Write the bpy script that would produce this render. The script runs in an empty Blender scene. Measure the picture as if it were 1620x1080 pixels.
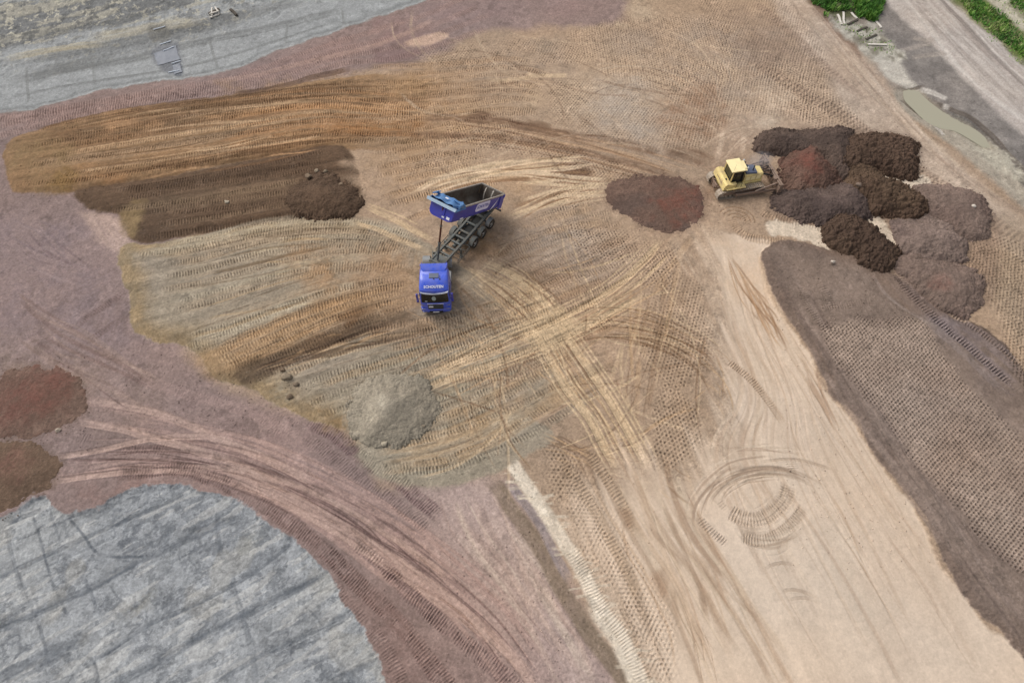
import bpy, bmesh, math, random
import numpy as np
from mathutils import Vector, Matrix
random.seed(7); RNG = np.random.default_rng(11)
R = math.radians
SC = bpy.context.scene
# ---------------------------------------------------------------- camera
CAM_H, PITCH, LENS = 48.0, 59.0, 24.0
cam = bpy.data.objects.new('camera', bpy.data.cameras.new('camera'))
SC.collection.objects.link(cam); SC.camera = cam
cam.location = (0, 0, CAM_H); cam.rotation_euler = (R(90 - PITCH), 0, 0)
cam.data.lens = LENS; cam.data.sensor_width = 36; cam.data.clip_start = .5; cam.data.clip_end = 3000
# ---------------------------------------------------------------- sky, sun, exposure
SUN_EL, SUN_AZ = 50.0, 305.0      # azimuth of the sun, degrees from +y clockwise
w = bpy.data.worlds.new('World'); SC.world = w; w.use_nodes = True
nt = w.node_tree; nt.nodes.clear()
sky = nt.nodes.new('ShaderNodeTexSky'); sky.sky_type = 'NISHITA'; sky.sun_disc = False
sky.sun_elevation = R(SUN_EL); sky.sun_rotation = R(SUN_AZ); sky.dust_density = 4.0; sky.ozone_density = .6; sky.air_density = .8
hs = nt.nodes.new('ShaderNodeHueSaturation'); hs.inputs['Saturation'].default_value = .32
bg = nt.nodes.new('ShaderNodeBackground'); bg.inputs[1].default_value = .14
wo = nt.nodes.new('ShaderNodeOutputWorld')
nt.links.new(sky.outputs[0], hs.inputs['Color']); nt.links.new(hs.outputs[0], bg.inputs[0]); nt.links.new(bg.outputs[0], wo.inputs[0])
sd = bpy.data.lights.new('sun', 'SUN'); sd.energy = .95; sd.angle = R(40); sd.color = (1, .95, .88)
so = bpy.data.objects.new('sun', sd); SC.collection.objects.link(so)
_a = R(SUN_AZ); _d = Vector((math.sin(_a) * math.cos(R(SUN_EL)), math.cos(_a) * math.cos(R(SUN_EL)), math.sin(R(SUN_EL))))
so.rotation_euler = _d.to_track_quat('Z', 'Y').to_euler(); so.location = (0, 30, 60)
SC.view_settings.view_transform = 'Standard'; SC.view_settings.look = 'None'
SC.view_settings.exposure = 0.33; SC.view_settings.gamma = 1.0
KL = 1.3            # brightness of a level white surface under this light (keeps albedos physical)
# ---------------------------------------------------------------- helpers
_F = 1620 * LENS / 36; _c, _s = math.cos(R(PITCH)), math.sin(R(PITCH))
def W(px, py, z=0.0):
    """surveyed point -> place on the ground"""
    u = (px - 810) / _F; v = (py - 540) / _F
    t = (z - CAM_H) / (-_s - v * _c)
    return (u * t, (_c - v * _s) * t)
def Wp(pts): return np.array([W(*p) for p in pts])
def lin(c):
    c = np.array(c, float) / 255.
    return np.where(c <= .04045, c / 12.92, ((c + .055) / 1.055) ** 2.4)
def alb(c):
    c = np.array(c, float); g = c @ [.3, .59, .11]; c = g + (c - g) * .92; c = c * np.array([1.0, .985, .955])
    return np.minimum(lin(c) / KL, .85).astype(np.float32)
def sm(a, b, x):
    t = np.clip((x - a) / (b - a), 0, 1); return t * t * (3 - 2 * t)
_T = np.random.default_rng(5).random((256, 256)).astype(np.float32)
def vn(x, y):
    xi = np.floor(x); yi = np.floor(y); fx = (x - xi).astype(np.float32); fy = (y - yi).astype(np.float32)
    xi = xi.astype(np.int32) & 255; yi = yi.astype(np.int32) & 255; x1 = (xi + 1) & 255; y1 = (yi + 1) & 255
    fx = fx * fx * (3 - 2 * fx); fy = fy * fy * (3 - 2 * fy)
    a = _T[yi, xi]; b = _T[yi, x1]; c = _T[y1, xi]; d = _T[y1, x1]
    a = a + (b - a) * fx; c = c + (d - c) * fx
    return (a + (c - a) * fy) * 2 - 1
def fbm(x, y, f, o=3, seed=0, g=.5):
    s = 0; a = 1; n = 0; r = 0
    for i in range(o):
        cx, sx = math.cos(.6 * i + .3), math.sin(.6 * i + .3)
        s = s + a * vn((x * cx - y * sx) * f + 17.3 * seed + 5.1 * i, (x * sx + y * cx) * f + 9.7 * seed + 31.7 * i)
        n += a; a *= g; f *= 2.03
    return s / n
def stretch(x, y, ang, fl, fc, o=3, seed=0):
    """noise drawn out along direction ang; fl along, fc across"""
    c, s = math.cos(ang), math.sin(ang)
    return fbm((x * c + y * s) * fl, (-x * s + y * c) * fc, 1, o, seed)
def spline(P, step=.4):
    P = np.asarray(P, float)
    if len(P) > 2:
        Q = np.vstack([2 * P[0] - P[1], P, 2 * P[-1] - P[-2]]); out = []
        for i in range(1, len(Q) - 2):
            p0, p1, p2, p3 = Q[i - 1:i + 3]; t = np.linspace(0, 1, 12, endpoint=False)[:, None]
            out.append(.5 * (2 * p1 + (p2 - p0) * t + (2 * p0 - 5 * p1 + 4 * p2 - p3) * t * t + (3 * p1 - p0 - 3 * p2 + p3) * t ** 3))
        out.append(P[-1:]); P = np.vstack(out)
    d = np.r_[0, np.cumsum(np.hypot(*np.diff(P, axis=0).T))]
    n = max(2, int(d[-1] / step) + 1); q = np.linspace(0, d[-1], n)
    return np.stack([np.interp(q, d, P[:, 0]), np.interp(q, d, P[:, 1])], 1)
def resamp(P, n):
    d = np.r_[0, np.cumsum(np.hypot(*np.diff(P, axis=0).T))]; q = np.linspace(0, d[-1], n)
    return np.stack([np.interp(q, d, P[:, 0]), np.interp(q, d, P[:, 1])], 1)

# ---------------------------------------------------------------- ground lattice (denser where it is seen closer)
NX, NY = 1760, 1270
_v = np.linspace(1.12, -1.22, NY) * .5           # rows follow viewing distance
_t = CAM_H / (_s + _v * _c)
GY = ((_c - (_v) * _s) * _t)
GYe = np.r_[GY[0] - np.array([900, 200, 60, 20, 8, 3, 1.]), GY, GY[-1] + np.array([1, 3, 8, 20, 60, 200, 900.])]
def halfw(y): return (31.5 + (np.clip(y, -5, 90) - 3.7) * .386) * 1.15
GU = np.linspace(-1, 1, NX); GUe = np.r_[[-25, -8, -3, -1.8, -1.3, -1.1, -1.02], GU, [1.02, 1.1, 1.3, 1.8, 3, 8, 25]]
HWe = halfw(GYe)
X = (HWe[:, None] * GUe[None, :]).astype(np.float32); Y = np.repeat(GYe[:, None], len(GUe), 1).astype(np.float32)
NR, NC = X.shape
COL = np.zeros((NR, NC, 3), np.float32); Hh = np.zeros((NR, NC), np.float32); RID = np.zeros((NR, NC), np.int8)
ALL = (slice(0, NR), slice(0, NC))
def bbox(x0, x1, y0, y1):
    r0 = max(0, np.searchsorted(GYe, y0) - 1); r1 = min(NR, np.searchsorted(GYe, y1) + 1)
    if r1 <= r0: return None
    ha, hb = HWe[r0:r1].min(), HWe[r0:r1].max()
    u0 = min(x0 / ha, x0 / hb); u1 = max(x1 / ha, x1 / hb)
    c0 = max(0, np.searchsorted(GUe, u0) - 1); c1 = min(NC, np.searchsorted(GUe, u1) + 1)
    if c1 <= c0: return None
    return (slice(r0, r1), slice(c0, c1))
# low resolution signed distances (positive inside), sampled with warped coordinates
def sdf_grid(P, x0, y0, nx, ny, st):
    gx = x0 + np.arange(nx) * st; gy = y0 + np.arange(ny) * st
    A, B = np.meshgrid(gx, gy); A = A.astype(np.float32); B = B.astype(np.float32)
    best = np.full(A.shape, 1e9, np.float32); ins = np.zeros(A.shape, bool); n = len(P)
    for i in range(n):
        ax, ay = P[i]; bx, by = P[(i + 1) % n]; dx, dy = bx - ax, by - ay; L = dx * dx + dy * dy + 1e-9
        t = np.clip(((A - ax) * dx + (B - ay) * dy) / L, 0, 1)
        best = np.minimum(best, (A - ax - t * dx) ** 2 + (B - ay - t * dy) ** 2)
        if ay != by:
            ins ^= ((ay > B) != (by > B)) & (A < (bx - ax) * (B - ay) / (by - ay) + ax)
    d = np.sqrt(best); return np.where(ins, d, -d)
def bil(G, fx, fy):
    ny, nx = G.shape; fx = np.clip(fx, 0, nx - 1.001); fy = np.clip(fy, 0, ny - 1.001)
    i = fx.astype(np.int32); j = fy.astype(np.int32); a = fx - i; b = fy - j
    return (G[j, i] * (1 - a) + G[j, i + 1] * a) * (1 - b) + (G[j + 1, i] * (1 - a) + G[j + 1, i + 1] * a) * b
def region(pts, warp=.35, wf=.5, smooth=True, world=False):
    """signed distance of a surveyed outline on the lattice -> (slice, distance)"""
    P = np.asarray(pts, float) if world else Wp(pts)
    if smooth: P = spline(np.vstack([P, P[:1]]), .8)[:-1]
    m = 3.; x0, y0 = P.min(0) - m; x1, y1 = P.max(0) + m
    S = bbox(x0, x1, y0, y1); st = .25
    x0 = max(x0, -90); x1 = min(x1, 90); y0 = max(y0, -15); y1 = min(y1, 100)
    G = sdf_grid(P, x0, y0, int((x1 - x0) / st) + 2, int((y1 - y0) / st) + 2, st)
    xs, ys = X[S], Y[S]
    wx = warp * fbm(xs, ys, wf, 5, 3, .68); wy = warp * fbm(xs, ys, wf, 5, 8, .68)
    return S, bil(G, (xs + wx - x0) / st, (ys + wy - y0) / st)
def mix(S, a, c):
    a = a[..., None]; COL[S] = COL[S] * (1 - a) + (c if np.ndim(c) > 1 else np.asarray(c, np.float32)) * a
def mottle(S, base, amp=.12, seed=0, f=(.12, .5, 2.2), c2=None, a2=.5, f2=.2):
    xs, ys = X[S], Y[S]
    n = .5 * fbm(xs, ys, f[0], 2, seed) + .35 * fbm(xs, ys, f[1], 2, seed + 1) + .3 * fbm(xs, ys, f[2], 2, seed + 2)
    c = alb(base)[None, None] * (1 + amp * 1.6 * n)[..., None]
    if c2 is not None:
        m = sm(-.15, .45, fbm(xs, ys, f2, 3, seed + 5))[..., None] * a2
        c = c * (1 - m) + alb(c2) * m
    return c
def area(pts, base, soft=.5, *pa, fn=None, warp=.5, wf=.4, amp=.12, seed=0, c2=None, a2=.5, f2=.2, alpha=1, rid=None, lift=0, ramp=.8, **k):
    if pa and (pa[0] is None or callable(pa[0])): fn = pa[0]; pa = pa[1:]
    warp, wf, amp, seed = (list(pa) + [warp, wf, amp, seed][len(pa):])[:4]
    S, d = region(pts, warp, wf, **k)
    a = sm(-soft / 2, soft / 2, d) * alpha
    if fn is not None: a = a * fn(X[S], Y[S])
    mix(S, a, mottle(S, base, amp, seed, c2=c2, a2=a2, f2=f2))
    if rid is not None: RID[S] = np.where(d > 0, rid, RID[S])
    if lift: Hh[S] += lift * sm(-.1, ramp, d)
    return S, d
# strokes: distance and arc length along a path
_D = np.full((NR, NC), 1e9, np.float32); _SS = np.zeros((NR, NC), np.float32)
def trace(P, half, step=.4):
    """P world path -> (slice, mask idx, signed offset, arc length)"""
    P = spline(P, step) if len(P) < 40 else P
    x0, y0 = P.min(0) - half - .2; x1, y1 = P.max(0) + half + .2
    S = bbox(x0, x1, y0, y1)
    if S is None: return None
    acc = 0.
    for i in range(len(P) - 1):
        ax, ay = P[i]; bx, by = P[i + 1]; dx, dy = bx - ax, by - ay; L = math.hypot(dx, dy) + 1e-9
        s = bbox(min(ax, bx) - half, max(ax, bx) + half, min(ay, by) - half, max(ay, by) + half)
        if s is not None:
            xs = X[s] - ax; ys = Y[s] - ay; t = (xs * dx + ys * dy) / L
            tc = np.clip(t, 0, L); ex = xs - tc * dx / L; ey = ys - tc * dy / L
            dd = np.sqrt(ex * ex + ey * ey); sg = np.where(dx * ys - dy * xs >= 0, 1, -1)
            o = _D[s]; m = dd < np.abs(o); _D[s] = np.where(m, dd * sg, o); _SS[s] = np.where(m, acc + t, _SS[s])
        acc += L
    D = _D[S]; m = np.abs(D) < half; D0 = D[m].copy(); s0 = _SS[S][m].copy()
    _D[S] = 1e9
    return S, m, D0, s0, acc
def lane(P, wid, col=None, a=.6, streak=.55, tread=0, pitch=.21, sink=0, edge=.35, pres=.35, tc=.1, berm=0, fade=1.5, seed=None, fl=.12, fc=7., brk=0):
    half = wid / 2
    r = trace(P, half * 1.25)
    if r is None: return
    S, m, D, s, L = r
    if not len(D): return
    sd_ = random.randrange(1000) if seed is None else seed
    D = D + .12 * half * vn(s * .7 + sd_, D * 0 + sd_)
    e = 1 - sm(1 - edge, 1.0, np.abs(D) / half)
    e = e * sm(0, fade, s) * sm(0, fade, L - s)
    if brk: e = e * (1 - brk * sm(.05, -.35, vn(s * .9 + sd_, D * 2.5 + sd_) + .6 * vn(s * 2.7 + 3, D * 5 + sd_)))
    C = COL[S]; c = C[m]
    if col is not None:
        n = .5 + .5 * (.65 * vn(D * fc + sd_, s * fl + sd_) + .5 * vn(D * fc * 2.3 + sd_, s * fl * 2 + 7))
        al = (a * e * (1 - streak + streak * 1.6 * np.clip(n, 0, 1)))[:, None]
        c = c * (1 - al) + alb(col) * al
    hh = Hh[S]; hm = hh[m]
    if sink or berm:
        prof = -sink * (1 - sm(.55, .95, np.abs(D) / half)) + berm * np.exp(-((np.abs(D) / half - 1.0) / .16) ** 2)
        rag = .5 * vn(D * fc + sd_, s * fl) * abs(sink or berm)
        hm = hm + (prof + rag) * sm(0, fade, s) * sm(0, fade, L - s)
    if tread:
        p = (vn(s * .35 + sd_, D * .8 + sd_) + .5 * vn(s * 1.4, D * 2 + sd_)) * .5 + .5
        p = sm(1 - pres - .25, 1 - pres + .2, p) * e
        s2 = s + .06 * vn(s * 1.3 + sd_, D * 1.5) + .12 * D * vn(s * .05, sd_ + 0 * s)
        b = np.cos(s2 * (2 * math.pi / pitch)); b = np.sign(b) * np.abs(b) ** .75 * (.55 + .6 * np.clip(.5 + vn(D * 5 + sd_, s * 4) , 0, 1.3))
        hm = hm + tread * .5 * b * p
        c = c * (1 + tc * b * p)[:, None]  # groove shade painted into the colour along with damp, ridges lightened
    hh[m] = hm; Hh[S] = hh
    C[m] = c; COL[S] = C
def off(P, o):
    P = spline(P, .5); T = np.gradient(P, axis=0); T /= np.hypot(T[:, 0], T[:, 1])[:, None] + 1e-9
    return P + o * np.stack([-T[:, 1], T[:, 0]], 1)
def dozer_pass(P, gauge=1.9, wid=.6, **k):
    for o in (-gauge / 2, gauge / 2): lane(off(P, o), wid, **k)
def wheel_pass(P, gauge=1.9, wid=.55, **k):
    for o in (-gauge / 2, gauge / 2): lane(off(P, o), wid, **k)
def between(pA, pB, t, n=60):
    A = resamp(spline(Wp(pA), .5), n); B = resamp(spline(Wp(pB), .5), n); return A * (1 - t) + B * t
def fan(pA, pB, ts, jit=.15, cut=(0, .12), **k):
    A = resamp(spline(Wp(pA), .5), 80); B = resamp(spline(Wp(pB), .5), 80)
    for t in ts:
        q = A * (1 - t) + B * t
        i0 = int(random.uniform(*cut) * 80); i1 = 80 - int(random.uniform(*cut) * 80)
        i1 = max(i1, i0 + 16); i0 = min(i0, 62); q = q[i0:i1]; ph = random.uniform(0, 6)
        w_ = jit * np.sin(np.linspace(0, 4, len(q)) + ph)
        T = np.gradient(q, axis=0); T /= np.hypot(T[:, 0], T[:, 1])[:, None] + 1e-9
        yield q + w_[:, None] * np.stack([-T[:, 1], T[:, 0]], 1), t
def bundle(pA, pB, n, cols, wid=(.08, .35), a=(.2, .6), cut=(0, .5), jit=.2, sink=.015, tr=(0, 1), **k):
    for q, t in fan(pA, pB, [random.uniform(*tr) for _ in range(n)], jit, cut):
        lane(q, random.uniform(*wid), random.choice(cols), min(.9, random.uniform(*a) * 1.25), streak=.35, sink=random.uniform(0, sink), edge=.6, fade=1.6, **k)
def feet(pts, ang, pitch=.31, amp=.055, soft=1.5, seed=0, dens=1.0, pitch2=None, tc=.27, curve=0, warp=.5, pass_w=2.1, smear=.25, edge_n=.6):
    """sheepsfoot roller prints: rows of pad dents running along ang (degrees, world)"""
    S, d = region(pts, warp, .35)
    xs, ys = X[S], Y[S]; an = R(ang)
    u = xs * math.cos(an) + ys * math.sin(an); v = -xs * math.sin(an) + ys * math.cos(an)
    v = v + curve * u * u * .01 + .22 * vn(u * .1 + seed, v * .1)
    k = np.floor(v / pass_w); ph = _T[3, (k.astype(np.int32) * 7 + seed) & 255]
    u2 = u + ph * pitch * 3 + .03 * vn(u * 1.1, v * 1.3 + seed); v2 = v + .03 * vn(u * 1.2 + 9, v * 1.1)
    p2 = pitch2 or pitch * .86
    row = np.floor(v2 / p2); uu = u2 / pitch + .5 * (row.astype(np.int32) & 1)
    fu = uu - np.floor(uu) - .5; fv = v2 / p2 - row - .5
    rr = np.sqrt((fu * 1.15) ** 2 + (fv) ** 2)
    dot = 1 - sm(.18, .40, rr)
    ir = np.floor(uu).astype(np.int32); rnd = _T[(row.astype(np.int32) * 3) & 255, (ir * 5) & 255]
    dot = dot * (.45 + .75 * rnd)
    e = sm(0, soft, d + edge_n * fbm(xs, ys, .35, 3, seed + 2)) * dens
    e = e * (1 - smear * 2 * sm(.0, .5, fbm(u * .5, v, .45, 3, seed)))
    e = np.clip(e, 0, 1)
    Hh[S] += 1.25 * (-amp * dot + amp * .25) * e
    COL[S] *= (1 - tc * (dot * 2 - .6) * e)[..., None]  # dents darkened in the colour too, standing in for their shade
    return S, d
# ================================================================ GROUND
# ---- base: worked brown soil with broad undulation
COL[:] = mottle(ALL, (170, 147, 126), .10, 1, c2=(177, 153, 132), a2=.5, f2=.09)
Hh += .10 * fbm(X, Y, .06, 3, 2) + .035 * fbm(X, Y, .5, 3, 4)
Hh += .012 * fbm(X, Y, 3.0, 2, 6)
RNGP = random.Random(3)

# soft colour clouds over the worked ground
def cloud(pts, c, a, soft=6, seed=0, warp=1.2):
    S, d = region(pts, warp, .25)
    xs, ys = X[S], Y[S]
    r_ = fbm(xs, ys, .35, 6, seed + 40, .74); mix(S, np.clip(sm(-.3, soft, d + 1.5 * r_) * a * (1 + .3 * r_) * (.45 + .75 * sm(-.3, .3, r_)), 0, 1), alb(c))
cloud([(560, 120), (760, 90), (820, 180), (820, 260), (700, 340), (560, 330), (520, 230)], (174, 146, 118), .75, 8, 1)
cloud([(700, 240), (960, 235), (1120, 300), (1100, 380), (900, 400), (700, 380), (640, 330)], (184, 154, 124), .6, 7, 2)
cloud([(800, 320), (950, 330), (1050, 400), (960, 480), (860, 460), (790, 400)], (164, 149, 137), .75, 6, 3)
cloud([(900, 40), (1200, 10), (1300, 80), (1260, 220), (1100, 240), (960, 200)], (160, 144, 131), .7, 8, 4)
cloud([(760, 60), (900, 60), (940, 120), (860, 160), (740, 130)], (152, 136, 124), .7, 6, 5)
cloud([(1100, 0), (1260, 0), (1330, 70), (1290, 120), (1140, 80)], (148, 128, 114), .55, 6, 6)
cloud([(1060, 120), (1140, 130), (1150, 190), (1100, 230), (1050, 200)], (155, 122, 98), .55, 4, 7)
cloud([(940, 150), (1070, 150), (1080, 260), (980, 270), (900, 210)], (168, 153, 140), .5, 5, 8)
cloud([(1160, 160), (1330, 170), (1400, 220), (1330, 250), (1170, 230)], (192, 169, 150), .55, 4, 9)
cloud([(1120, 180), (1220, 170), (1210, 240), (1130, 270)], (190, 166, 148), .6, 3, 9)
cloud([(1030, 380), (1120, 380), (1150, 500), (1150, 640), (1080, 700), (1000, 560)], (146, 122, 100), .6, 5, 10)
cloud([(850, 440), (1000, 430), (1040, 560), (960, 640), (860, 560)], (184, 150, 118), .55, 6, 11)
cloud([(880, 680), (960, 690), (1050, 760), (1000, 800), (900, 760)], (150, 122, 98), .6, 4, 12)

# ---- top right: pale strip, mud flat, gravel road, verge
S, d = area([(1180, -60), (1270, -20), (1330, 30), (1400, 120), (1440, 190), (1520, 260), (1600, 330), (1700, 400), (1760, 480), (1640, 430), (1560, 350), (1480, 290), (1420, 240), (1350, 190), (1300, 110), (1240, 30)],
            (190, 171, 155), 2.2, 1.0, .3, .1, 21, c2=(178, 156, 138), a2=.6)
S, d = area([(1290, 0), (1400, -40), (1480, -60), (1640, 70), (1760, 180), (1800, 480), (1680, 390), (1600, 310), (1530, 240), (1470, 200), (1420, 150), (1380, 100), (1330, 50)],
            (150, 139, 130), 1.4, .8, .4, .14, 24, c2=(176, 164, 150), a2=.7, f2=.35)
area([(1410, 145), (1450, 140), (1500, 180), (1560, 230), (1620, 285), (1700, 340), (1680, 380), (1600, 310), (1530, 250), (1470, 205), (1430, 175)], (172, 163, 150), 1., .5, .5, .1, 26, lift=-.12, ramp=1.2)
# grey mud patches beside the road
area([(1345, 65), (1385, 30), (1420, 75), (1440, 100), (1400, 105), (1370, 90)], (186, 181, 172), .8, .6, .8, .25, 27, c2=(140, 134, 122), a2=.6, f2=.9)
area([(1385, 95), (1430, 90), (1462, 118), (1470, 138), (1440, 142), (1400, 120)], (192, 186, 177), .8, .4, .8, .18, 28)
area([(1380, 10), (1420, -10), (1480, 60), (1560, 140), (1640, 215), (1720, 290), (1720, 330), (1620, 270), (1550, 215), (1480, 165), (1440, 120), (1400, 60)], (130, 124, 121), 1.0, .5, .5, .18, 29, c2=(156, 149, 145), a2=.6, f2=.5)
lane(Wp([(1500, 170), (1545, 200), (1590, 250), (1640, 300), (1700, 350)]), 2.0, (94, 90, 88), .8, .5, fl=.4, fc=2.5, brk=.5)  # bank shadow painted along the right side of the puddle
S, d = area([(1395, -30), (1400, 0), (1470, 70), (1540, 140), (1620, 215), (1720, 300), (1760, 200), (1620, 100), (1560, 50), (1500, 0), (1470, -40)], (194, 186, 181), 1.0, .4, .5, .12, 30, c2=(176, 166, 161), a2=.6, rid=6, lift=.22, ramp=1.6)
bundle([(1405, -20), (1520, 110), (1650, 230)], [(1480, -30), (1580, 70), (1700, 170)], 46, [(208, 202, 198), (158, 148, 143), (200, 192, 187), (172, 162, 158)], (.2, .9), (.2, .5), (0, .4), .4, .02)
lane(Wp([(1470, -20), (1545, 62), (1590, 108), (1660, 170)]), .8, (120, 110, 106), .6, .5, sink=.05)
for p, q in (((1440, 60), (1480, 66)), ((1440, 92), (1500, 84)), ((1425, 80), (1475, 68))):
    lane(Wp([p, q]), .9, (168, 158, 150), .6, fade=.5)
for (x_, y_) in ((1486, 40), (1490, 44), (1495, 46), (1503, 49), (1504, 32), (1508, 35), (1575, 118), (1580, 121), (1478, 6)):
    area([(x_ - 3, y_ - 2), (x_ + 3, y_ - 2), (x_ + 3, y_ + 2), (x_ - 3, y_ + 2)], (118, 108, 104), .3, .1, 2, .1, 31, alpha=.7)
S, d = area([(1480, -60), (1500, -10), (1560, 50), (1620, 100), (1720, 180), (1800, 180), (1800, -80)], (120, 124, 84), 1.2, .7, .5, .25, 33, c2=(104, 122, 62), a2=.7, f2=.5, rid=8)
area([(1530, -20), (1560, 0), (1600, 35), (1700, 110), (1720, 90), (1620, 22), (1580, -20)], (190, 184, 168), .8, .6, .6, .25, 34, c2=(120, 118, 90), a2=.7, f2=.9)
area([(1262, -40), (1285, 5), (1320, 28), (1345, 30), (1390, 20), (1400, -10), (1390, -60)], (92, 94, 66), 1.2, .6, .6, .2, 35, rid=8)
area([(1262, -20), (1300, 30), (1350, 80), (1362, 92), (1350, 60), (1310, 20), (1290, -20)], (128, 104, 88), .8, .4, .6, .15, 36, alpha=.8)
area([(1306, 22), (1345, 30), (1400, 60), (1432, 88), (1420, 100), (1380, 84), (1340, 60)], (186, 181, 170), .9, .7, .9, .28, 37, c2=(118, 112, 98), a2=.8, f2=1.1)
# muddy banks of the puddle, the right bank's shadow painted into the colour
for P, wd in (([(1417, 137), (1435, 141), (1455, 137), (1470, 134)], .5), ([(1422, 150), (1440, 165), (1465, 183), (1490, 200)], .8), ([(1470, 150), (1480, 160), (1510, 175), (1535, 185), (1570, 215), (1600, 250), (1640, 285)], .8)):
    lane(Wp(P), wd, (92, 80, 70), .75, .5, sink=.04)
for P, wd in (([(1455, 140), (1475, 146), (1500, 158)], .9), ([(1490, 166), (1505, 170)], .9), ([(1462, 185), (1480, 196), (1495, 215)], .5)):
    lane(Wp(P), wd, (206, 200, 194), .75, .3, fade=.4)

PUD = [(1433, 143), (1452, 141), (1464, 152), (1480, 166), (1496, 178), (1510, 186), (1545, 204), (1572, 230), (1560, 232), (1530, 214), (1508, 202), (1488, 198), (1468, 188), (1450, 172), (1436, 158)]
cloud([(1490, 180), (1530, 188), (1580, 230), (1640, 290), (1600, 280), (1540, 230), (1500, 205)], (182, 176, 162), .8, .6, 99, .6)
S, d = region(PUD, .3, .7); m_ = sm(-1.2, .6, d); Hh[S] = Hh[S] * (1 - m_) + (-.29 + .09 * fbm(X[S], Y[S], .6, 4, 3)) * m_; mix(S, sm(-.6, .1, d) * .6, alb((150, 141, 124)))
# ---- purple haul ground on the left
S, d = area([(-400, -100), (1010, -80), (1000, -20), (985, 28), (935, 40), (850, 46), (760, 56), (700, 84), (640, 102), (520, 125), (420, 160), (300, 240), (300, 500), (330, 590), (480, 650), (560, 690), (600, 760), (700, 765), (800, 760), (850, 850), (900, 930), (960, 1040), (1010, 1110), (1040, 1200), (-400, 1200)],
            (143, 124, 121), 2.0, 1.1, .25, .12, 41, c2=(158, 136, 132), a2=.6, f2=.12, rid=1)
cloud([(540, 40), (700, -20), (980, -20), (960, 30), (800, 40), (650, 70)], (150, 128, 126), .7, 4, 42)
cloud([(-60, 320), (150, 320), (220, 420), (280, 540), (200, 600), (-60, 560)], (141, 124, 126), .7, 5, 43)
cloud([(-60, 480), (120, 520), (260, 600), (200, 700), (-60, 620)], (146, 127, 116), .6, 5, 44)
cloud([(440, 880), (600, 900), (800, 1060), (860, 1140), (600, 1140), (500, 960)], (128, 106, 103), .7, 6, 45)
cloud([(100, 760), (300, 740), (420, 780), (300, 800), (120, 810)], (150, 122, 116), .7, 3, 46)
cloud([(240, 600), (420, 640), (560, 720), (500, 740), (330, 690)], (128, 106, 106), .6, 3, 47)
cloud([(590, 20), (700, 45), (690, 70), (600, 90), (560, 75)], (138, 112, 112), .5, 3, 48)
# pale pink wedge between the haul road and the sand road
S, d = area([(650, 758), (720, 762), (780, 758), (800, 800), (850, 890), (930, 1010), (990, 1120), (860, 1140), (800, 1040), (700, 930), (690, 840)], (186, 165, 157), 3.5, 1.0, .3, .08, 50, c2=(172, 152, 148), a2=.7, f2=.2)
bundle([(690, 765), (720, 850), (800, 950), (900, 1120)], [(790, 765), (830, 850), (900, 970), (990, 1120)], 46, [(204, 186, 172), (170, 148, 142), (196, 172, 160), (150, 128, 120)], (.12, .7), (.15, .5), (0, .5), .3)

# ---- grey clay field, top left
S, d = area([(-500, 190), (0, 177), (70, 168), (150, 146), (230, 132), (300, 124), (350, 114), (400, 98), (450, 77), (500, 60), (560, 40), (600, 26), (640, 12), (690, -6), (760, -60), (760, -200), (-500, -200)],
            (140, 140, 138), .5, .5, .6, .12, 60, rid=2, lift=-.1)
xs, ys = X[S], Y[S]; an = math.atan2(*(Wp([(600, -20), (0, 150)])[0] - Wp([(600, -20), (0, 150)])[1])[::-1])
n1 = stretch(xs, ys, an, .05, .28, 4, 3); n2 = stretch(xs, ys, an, .25, 1.2, 4, 9); n3 = stretch(xs, ys, an, .02, .14, 2, 5)
ins = sm(-.1, .25, d); f5 = fbm(xs, ys, 2.2, 5, 93, .8)
up = sm(4, 13, d + 3 * n1)                     # away from the clean strip at the edge
mix(S, ins * .9, alb((158, 163, 168))[None, None] * (1 + .10 * n2)[..., None])
mix(S, ins * up * sm(-.1, .12, n1 + .4 * n2 + .15 * f5) * .8, alb((112, 114, 116)))
mix(S, ins * sm(7, 14, d) * sm(.0, .16, n2 + .5 * n3 + .02 + .35 * f5) * .7, alb((170, 167, 155)))
mix(S, ins * up * sm(.12, .25, fbm(xs, ys, .8, 5, 12, .75)) * .7, alb((98, 100, 102)))
mix(S, ins * up * sm(.22, .32, fbm(xs, ys, 1.4, 5, 15, .78)) * .7, alb((196, 192, 176)))
COL[S] *= (1 + .22 * f5 * ins * (.5 + .5 * up))[..., None]
mix(S, ins * sm(.5, 0, np.abs(d - .7)) * .5, alb((108, 112, 114)))
Hh[S] += ins * (.10 * n2 + .10 * f5) * sm(2, 8, d)
for P, wd, a_ in (([(0, 130), (100, 110), (220, 90), (330, 62), (440, 40), (560, 10)], 1.6, .45), ([(0, 100), (120, 80), (260, 55), (400, 20), (500, -10)], 2.2, .35), ([(0, 155), (120, 132), (250, 112), (330, 95), (430, 66), (540, 30)], .5, .5),
                  ([(0, 60), (150, 40), (300, 5)], 1.4, .4), ([(40, 118), (200, 84)], 2.5, .5)):
    lane(Wp(P), wd, (96, 98, 98), a_, .6, fade=4)
for P, wd, a_ in (([(0, 95), (90, 76), (180, 66)], 1.4, .6), ([(130, 60), (260, 40), (330, 30)], 2.2, .5), ([(60, 80), (160, 72)], .8, .5)):
    lane(Wp(P), wd, (176, 168, 146), a_, .6, fade=3)
for P in ([(330, 60), (345, 110)], [(140, 60), (150, 135)], [(455, 30), (450, 72)], [(40, 100), (45, 165)], [(260, 10), (262, 60)], [(540, 10), (545, 42)]):
    lane(Wp(P), .35, (112, 114, 114), .45, .5, fade=1)
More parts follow.
